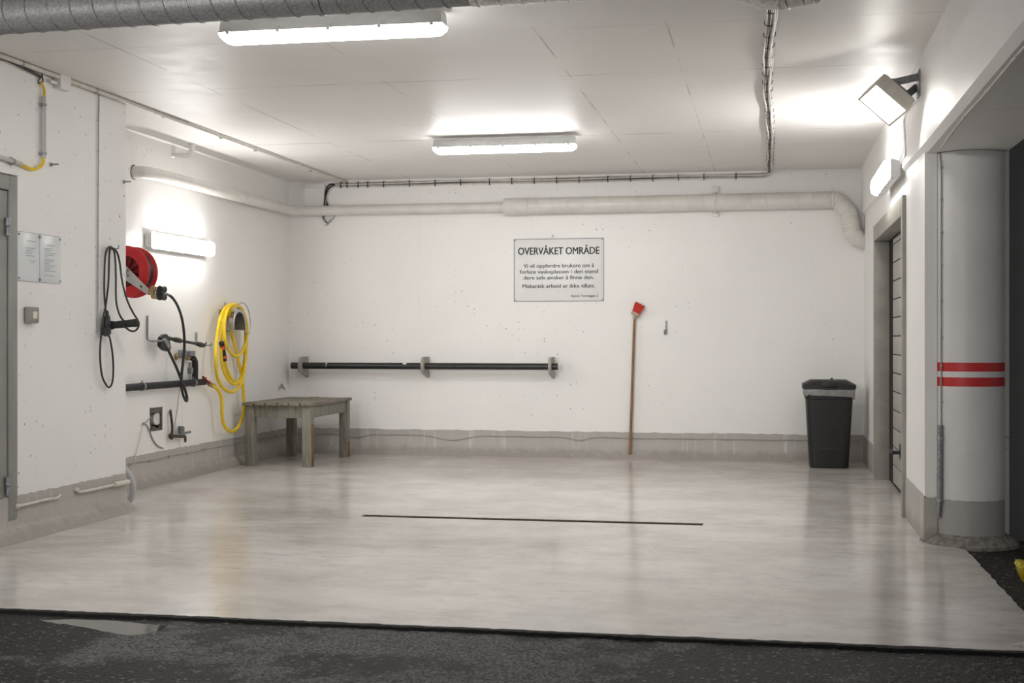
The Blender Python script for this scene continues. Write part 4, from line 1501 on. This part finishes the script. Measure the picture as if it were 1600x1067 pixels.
def lettering(txt, x0, x1, ybase, height_px, bold, parent, mat):
    cu = bpy.data.curves.new("lettering", "FONT")
    cu.body = txt
    cu.size = 1.0
    cu.resolution_u = 4
    ob = bpy.data.objects.new("lettering", cu)
    COL.objects.link(ob)
    dg = bpy.context.evaluated_depsgraph_get()
    me = bpy.data.meshes.new_from_object(ob.evaluated_get(dg))
    bpy.data.objects.remove(ob)
    xs = [v.co.x for v in me.vertices]
    p, q = hy(x0, ybase, sy), hy(x1, ybase, sy)
    sx_ = (q.x - p.x) / (max(xs) - min(xs) + 2 * bold)
    capz = height_px * 13.5 / F
    sy_ = capz / 0.70        # cap height of the built-in face is about 0.7 em
    org = worg(parent)
    zb = (p.z + q.z) / 2
    nb_ = bmesh.new()
    for k, (dx, dz) in enumerate(((-bold, 0), (-bold / 2, bold / 3), (0, 0), (bold / 2, -bold / 3), (bold, 0))):   # heavy strokes
        n0 = len(nb_.verts)
        nb_.from_mesh(me)
        nb_.verts.ensure_lookup_table()
        for v in nb_.verts[n0:]:
            v.co = Vector((p.x + (v.co.x + dx + bold - min(xs)) * sx_, sy - 0.0008 - 0.0002 * k, zb + (v.co.y + dz) * sy_)) - org
    nb_.to_mesh(me)
    nb_.free()
    me.materials.clear()
    me.materials.append(mat)
    o = bpy.data.objects.new("lettering", me)
    COL.objects.link(o)
    o.parent = parent
    return o


lettering("OVERVÅKET OMRÅDE", 809.3, 936.8, 397.3, 11.3, 0.030, r, M["ink"])
lettering("Vi vil oppfordre brukere om å", 817.8, 928.2, 417.8, 6.0, 0.016, r, M["ink"])
lettering("forlate vaskeplassen i den stand", 812.0, 934.2, 427.1, 6.0, 0.016, r, M["ink"])
lettering("dere selv ønsker å finne den.", 818.0, 928.0, 436.3, 6.0, 0.016, r, M["ink"])
lettering("Mekanisk arbeid er ikke tillatt.", 816.4, 929.5, 449.6, 6.0, 0.016, r, M["ink"])
lettering("Styret, Torvteigen 2", 892.3, 934.2, 464.0, 3.9, 0.012, r, M["ink"])

# ------------------------------------------------------------------ small wall hooks on the back wall
k = hy(864, 369, YB)
b = B().tube([(k.x - 0.012, YB - 0.004, k.z - 0.014), (k.x, YB - 0.01, k.z + 0.014), (k.x + 0.012, YB - 0.004, k.z - 0.014)], 0.003, seg=6, smooth=False)
b.cyl((k.x, YB, k.z + 0.008), (k.x, YB - 0.012, k.z + 0.008), 0.004, seg=8)
solo("picture_hook", b, M["zinc"], "tiny wire hook just above the lettered sign", "hook")
k = hx(439, 605, XL)
b = B().tube([(XL + 0.006, k.y - 0.08, k.z - 0.03), (XL + 0.012, k.y, k.z + 0.035), (XL + 0.006, k.y + 0.10, k.z - 0.025)], 0.004, seg=6, smooth=False)
b.tube([(XL + 0.01, k.y - 0.04, k.z), (XL + 0.012, k.y + 0.05, k.z)], 0.0035, seg=6, smooth=False)
b.cyl((XL, k.y, k.z + 0.03), (XL + 0.014, k.y, k.z + 0.03), 0.005, seg=8)
solo("picture_hook", b, M["zinc"], "small wire hook on the left wall just above the table", "hook")
k = hy(1041, 512, YB)
b = B()
hz0, hz1 = hy(1041, 522, YB).z, hy(1041, 501, YB).z
b.box(k.x - 0.011, k.x + 0.011, YB - 0.008, YB, hz0 + 0.015, hz1, 0.003)
b.tube([(k.x - 0.002, YB - 0.006, hz0 + 0.03), (k.x - 0.004, YB - 0.010, hz0 + 0.008), (k.x - 0.008, YB - 0.03, hz0), (k.x - 0.012, YB - 0.05, hz0 + 0.012), (k.x - 0.014, YB - 0.054, hz0 + 0.045)], 0.009, seg=8)
solo("coat_hook", b, M["zinc"], "dark metal hook on the back wall beside the broom", "hook")

# ------------------------------------------------------------------ broom
bt = hy(984.3, 708.5, YB - 0.055)
tp_ = hy(991.5, 492, YB - 0.035)
r = thing("broom", "upturned broom with red bristles leaning against the back wall", "broom", bt)
b = B().cyl(bt, tp_, 0.0145, 0.0125, seg=14)
b.sphere(bt, 0.0142, 10, (1, 1, .5))
part("handle", b, M["stick"], r)
d = (hy(995, 481, YB - 0.05) - tp_).normalized()
d = Vector((0.42, -0.12, 0.88)).normalized()
s = Vector((0.90, -0.05, -0.43)).normalized()
t = d.cross(s).normalized()
hb_ = tp_ + d * 0.015 + s * 0.004
b = B().obox(hb_, s * 0.042, t * 0.026, d * 0.018, 0.006)
b.cyl(tp_ - Vector((0, 0, 0.04)), hb_, 0.020, 0.022)
part("head_block", b, plain("broom_wood", (0.42, 0.36, 0.29), 0.6, var=0.2, scale=20), r)
b = B()
for i in range(9):
    for j in range(4):
        u = (i - 4) * 0.0085
        v = (j - 1.5) * 0.012
        q = hb_ + s * u + t * v + d * 0.016
        e = q + d * random.uniform(0.082, 0.098) + s * (u * 0.25 + random.uniform(-.004, .004)) + t * (v * 0.4 + random.uniform(-.004, .004))
        b.cyl(q, e, 0.0062, 0.0075, seg=6)
part("bristles", b, M["bristle"], r)

# ------------------------------------------------------------------ waste bin
def rrect(cx, cy, z, hx_, hy_, rad, n=5):
    pts = []
    for qx, qy, a0 in ((1, 1, 0), (-1, 1, 90), (-1, -1, 180), (1, -1, 270)):
        for k in range(n + 1):
            t = math.radians(a0 + 90 * k / n)
            pts.append(Vector((cx + qx * (hx_ - rad) + rad * math.cos(t), cy + qy * (hy_ - rad) + rad * math.sin(t), z)))
    return pts


bf = hz(1296, 732, 0)
bx, by = bf.x, bf.y + 0.215
r = thing("waste_bin", "black lidded waste bin with white bag in the right corner", "waste bin", (bx, by, 0))
b = B()
b.loft([rrect(bx, by, z, w_, d_, rd) for z, w_, d_, rd in
        ((0.0, 0.168, 0.185, 0.05), (0.012, 0.178, 0.195, 0.06), (0.10, 0.182, 0.200, 0.06), (0.64, 0.212, 0.232, 0.06), (0.645, 0.219, 0.239, 0.06), (0.715, 0.222, 0.243, 0.06), (0.72, 0.216, 0.237, 0.06))])
# front panel ribs
for s_ in (-1, 1):
    p_ = [Vector((bx + s_ * 0.085, by - 0.186, 0.06)), Vector((bx + s_ * 0.115, by - 0.221, 0.64))]
    dv = p_[1] - p_[0]
    b.obox((p_[0] + p_[1]) / 2, dv / 2, (0.006, 0, 0), Vector((0, 0.010, 0)), 0.003)
b.obox((bx, by - 0.213, 0.56), (0.12, 0, 0), (0, 0.010, 0), (0, 0.0005, 0.006), 0.003)
b.obox((bx, by - 0.199, 0.18), (0.095, 0, 0), (0, 0.008, 0), (0, 0.0005, 0.006), 0.003)
part("body", b, M["bin"], r)
# bag folded over the rim
b = B()
base = rrect(bx, by, 0, 0.226, 0.247, 0.06, 9)
rings = []
for kx, zz_ in ((1.0, 0.742), (1.03, 0.735), (1.035, 0.715), (1.03, 0.690)):
    ring = []
    for i, p in enumerate(base):
        q = Vector((bx + (p.x - bx) * kx, by + (p.y - by) * kx, zz_))
        if zz_ < 0.70:
            q.z -= 0.006 * math.sin(i * 1.3) + (0.055 * max(0, (p.x - bx - 0.14) / 0.09) if p.y < by else 0) + 0.012 * max(0, -(p.x - bx) / 0.2)
        q += Vector((random.uniform(-.003, .003), random.uniform(-.003, .003), 0))
        ring.append(q)
    rings.append(ring)
b.loft(rings, caps=False)
part("bag", b, M["bag"], r, "thin whitish bin bag")
b = B()
b.loft([rrect(bx, by, z, w_, d_, rd) for z, w_, d_, rd in
        ((0.735, 0.238, 0.255, 0.07), (0.738, 0.243, 0.262, 0.07), (0.775, 0.243, 0.262, 0.07), (0.782, 0.235, 0.254, 0.07), (0.812, 0.180, 0.20, 0.06), (0.818, 0.165, 0.185, 0.05))])
b.box(bx - 0.075, bx + 0.075, by - 0.268, by - 0.13, 0.75, 0.806, 0.012)
b.box(bx - 0.06, bx + 0.06, by - 0.272, by - 0.25, 0.735, 0.752, 0.005)
b.cyl((bx + 0.03, by, 0.815), (bx + 0.03, by, 0.835), 0.010)
part("lid", b, M["bin"], r)

# ------------------------------------------------------------------ column and beam cables
def hcol(px, py, off=0.006):
    d = ray(px, py)
    R_ = CR + off
    ox, oy = -CX, -CY
    A = d.x ** 2 + d.y ** 2
    Bq = 2 * (ox * d.x + oy * d.y)
    C_ = ox * ox + oy * oy - R_ * R_
    s_ = (-Bq - math.sqrt(max(0, Bq * Bq - 4 * A * C_))) / (2 * A)
    return CAM + d * s_


b = B()
cp = [hcol(1468.5, 240)] + [hcol(1470.5, y) for y in (262, 300, 350, 400, 450, 500, 560, 600, 665)]
b.tube(cp, 0.0042, seg=6)
for y in (262, 311, 363, 414, 469, 527, 572, 628):
    q = hcol(1471, y, 0.006)
    b.sphere(q, 0.0085, 8)
solo("column_cable", b, M["cable_grey"], "thin cable clipped down the round column", "cable")
r = thing("cable_guard", "grey steel tube guarding the cable at the column foot", "conduit", hcol(1469, 808, 0.01))
b = B().cyl(hcol(1468.5, 664, 0.018), hcol(1468, 782, 0.018), 0.0165)
b.cyl(hcol(1468, 782, 0.016), hcol(1466.5, 808, 0.016), 0.012)
part("tube", b, M["zinc"], r)
b = B()
for y in (684, 781):
    q = hcol(1468.2, y, 0.018)
    b.lathe([(0.017, -0.007), (0.021, -0.007), (0.021, 0.007), (0.017, 0.007)], q, (0, 0, 1), 16)
    b.sphere(q + Vector((0.026, 0.0, 0)), 0.008, 8)
part("clamp", b, M["steel"], r)
b = B()
bp = [hz(x, y, 2.285) for x, y in ((1469, 233), (1486, 209), (1507.6, 181), (1542, 143), (1589, 87), (1612, 62))]
b.tube(bp, 0.006, seg=6)
for q in bp[1:-1]:
    b.box(q.x - 0.009, q.x + 0.009, q.y - 0.010, q.y + 0.010, q.z - 0.004, q.z + 0.012, 0.002)
solo("beam_cable", b, M["cable_white"], "white cable clipped under the concrete beam at the top right", "cable")

# ------------------------------------------------------------------ floor drain
r = thing("floor_drain", "long narrow rusty floor drain slot across the bay", "drain", ((DX0 + DX1) / 2, (DY0 + DY1) / 2, -0.05))
b = B()
b.box(DX0, DX1, DY0, DY0 + 0.008, -0.055, -0.004)
b.box(DX0, DX1, DY1 - 0.008, DY1, -0.055, -0.004)
b.box(DX0, DX0 + 0.008, DY0, DY1, -0.055, -0.004)
b.box(DX1 - 0.008, DX1, DY0, DY1, -0.055, -0.004)
b.box(DX0, DX1, DY0, DY1, -0.058, -0.052)
part("channel", b, M["rust"], r)
b = B()
x = DX0 + 0.02
while x < DX1 - 0.02:
    b.box(x, x + 0.010, DY0 + 0.009, DY1 - 0.009, -0.036, -0.014)
    x += 0.026
b.box(DX0 + 0.012, DX1 - 0.012, DY0 + 0.009, DY0 + 0.017, -0.036, -0.012)
b.box(DX0 + 0.012, DX1 - 0.012, DY1 - 0.017, DY1 - 0.009, -0.036, -0.012)
part("grate", b, M["rust"], r)
for px, py, s_ in ((566, 802, 0.07), (576, 803, 0.05), (1100, 821.5, 0.04)):
    pass

# ------------------------------------------------------------------ things on the asphalt
q = hz(240, 981, -0.0335)
b = B()
pts = []
pl = [(65, 969), (110, 967.5), (150, 967), (190, 971), (232, 975), (256, 978), (247, 985), (225, 991), (195, 992), (160, 986), (120, 978), (80, 973)]
pts = spline([hz(x, y, -0.015) for x, y in pl] + [hz(*pl[0], -0.015)], 8)[:-1]
b.prism([(p.x + random.uniform(-.007, .007), p.y + random.uniform(-.006, .006), -0.017) for p in pts], (0, 0, 0.0022))
solo("puddle", b, M["water"], "shallow puddle on the dark asphalt at the lower left", "puddle")

for px, py, sc, lab in ((1576, 1022, 0.022, "small broken lump of pale concrete lying against the slab corner, the smaller one"),
                        (1598, 1021, 0.034, "larger broken lump of pale concrete at the front corner of the slab")):
    q = hz(px, py, -0.03)
    b = B()
    bmesh.ops.create_icosphere(b.bm, subdivisions=2, radius=1)
    for v in b.bm.verts:
        k = 1 + random.uniform(-.22, .22)
        v.co = Vector((q.x + v.co.x * sc * 1.4 * k, q.y + v.co.y * sc * k, -0.016 + sc * 0.35 + v.co.z * sc * 0.45 * k))
    solo("concrete_chunk", b, plain("pale_broken_concrete", (0.50, 0.48, 0.45), 0.9, var=0.3, scale=30, bmp=0.8), lab, "rubble")

ql = hz(1598, 915, -0.016)
r = thing("yellow_tub", "yellow plastic tub on the asphalt, cut off at the right edge", "tub", (ql.x + 0.10, ql.y + 0.08, -0.016))
x0 = ql.x
b = B()
cxt, cyt = x0 + 0.145, ql.y + 0.085
b.loft([rrect(cxt, cyt, z, w_, d_, rd) for z, w_, d_, rd in
        ((-0.016, 0.120, 0.060, 0.02), (-0.012, 0.128, 0.066, 0.022), (0.03, 0.147, 0.080, 0.02), (0.060, 0.154, 0.086, 0.018), (0.066, 0.154, 0.086, 0.018))])
part("tub_body", b, M["yellow_tub"], r)
b = B()
b.loft([rrect(cxt, cyt, z, w_, d_, rd) for z, w_, d_, rd in ((0.067, 0.157, 0.089, 0.02), (0.069, 0.159, 0.091, 0.02), (0.077, 0.157, 0.089, 0.02), (0.083, 0.145, 0.078, 0.02))])
b.box(cxt - 0.155, cxt - 0.120, cyt - 0.07, cyt + 0.07, 0.078, 0.090, 0.004)
part("tub_lid", b, M["yellow_tub"], r)

# ------------------------------------------------------------------ camera, world, view
cam = bpy.data.cameras.new("camera")
co = bpy.data.objects.new("camera", cam)
COL.objects.link(co)
co.location = CAM
co.rotation_euler = (math.pi / 2, 0, YAW)
cam.sensor_width = 36
cam.lens = F / 1600 * 36
cam.shift_y = -(533.5 - HOR) / 1600
cam.clip_start = 0.05
SC.camera = co

w = bpy.data.worlds.new("garage_gloom")
SC.world = w
w.use_nodes = True
bg = w.node_tree.nodes["Background"]
bg.inputs[0].default_value = (1.0, 0.985, 0.97, 1)
bg.inputs[1].default_value = 0.11

# added fill light behind the camera, brightens the walls of the bay
for nm, loc, tgt, en in (("fill_light", (-4.3, -0.5, 2.65), (-2.6, 13.0, 1.3), 20),):
    la = bpy.data.lights.new(nm, "AREA")
    la.shape = "RECTANGLE"
    la.size, la.size_y = 1.2, 0.5
    la.energy = en
    la.spread = math.radians(80)
    la.color = (1.0, 0.975, 0.95)
    lo = bpy.data.objects.new(nm, la)
    COL.objects.link(lo)
    lo.location = loc
    lo.rotation_euler = (Vector(tgt) - Vector(loc)).to_track_quat("-Z", "Y").to_euler()

SC.view_settings.view_transform = "Standard"
SC.view_settings.look = "None"
SC.view_settings.exposure = 1.38
SC.view_settings.gamma = 1.0
SC.view_settings.use_curve_mapping = False
SC.cycles.use_denoising = True
SC.cycles.max_bounces = 9
SC.cycles.diffuse_bounces = 6
SC.cycles.sample_clamp_indirect = 6.0
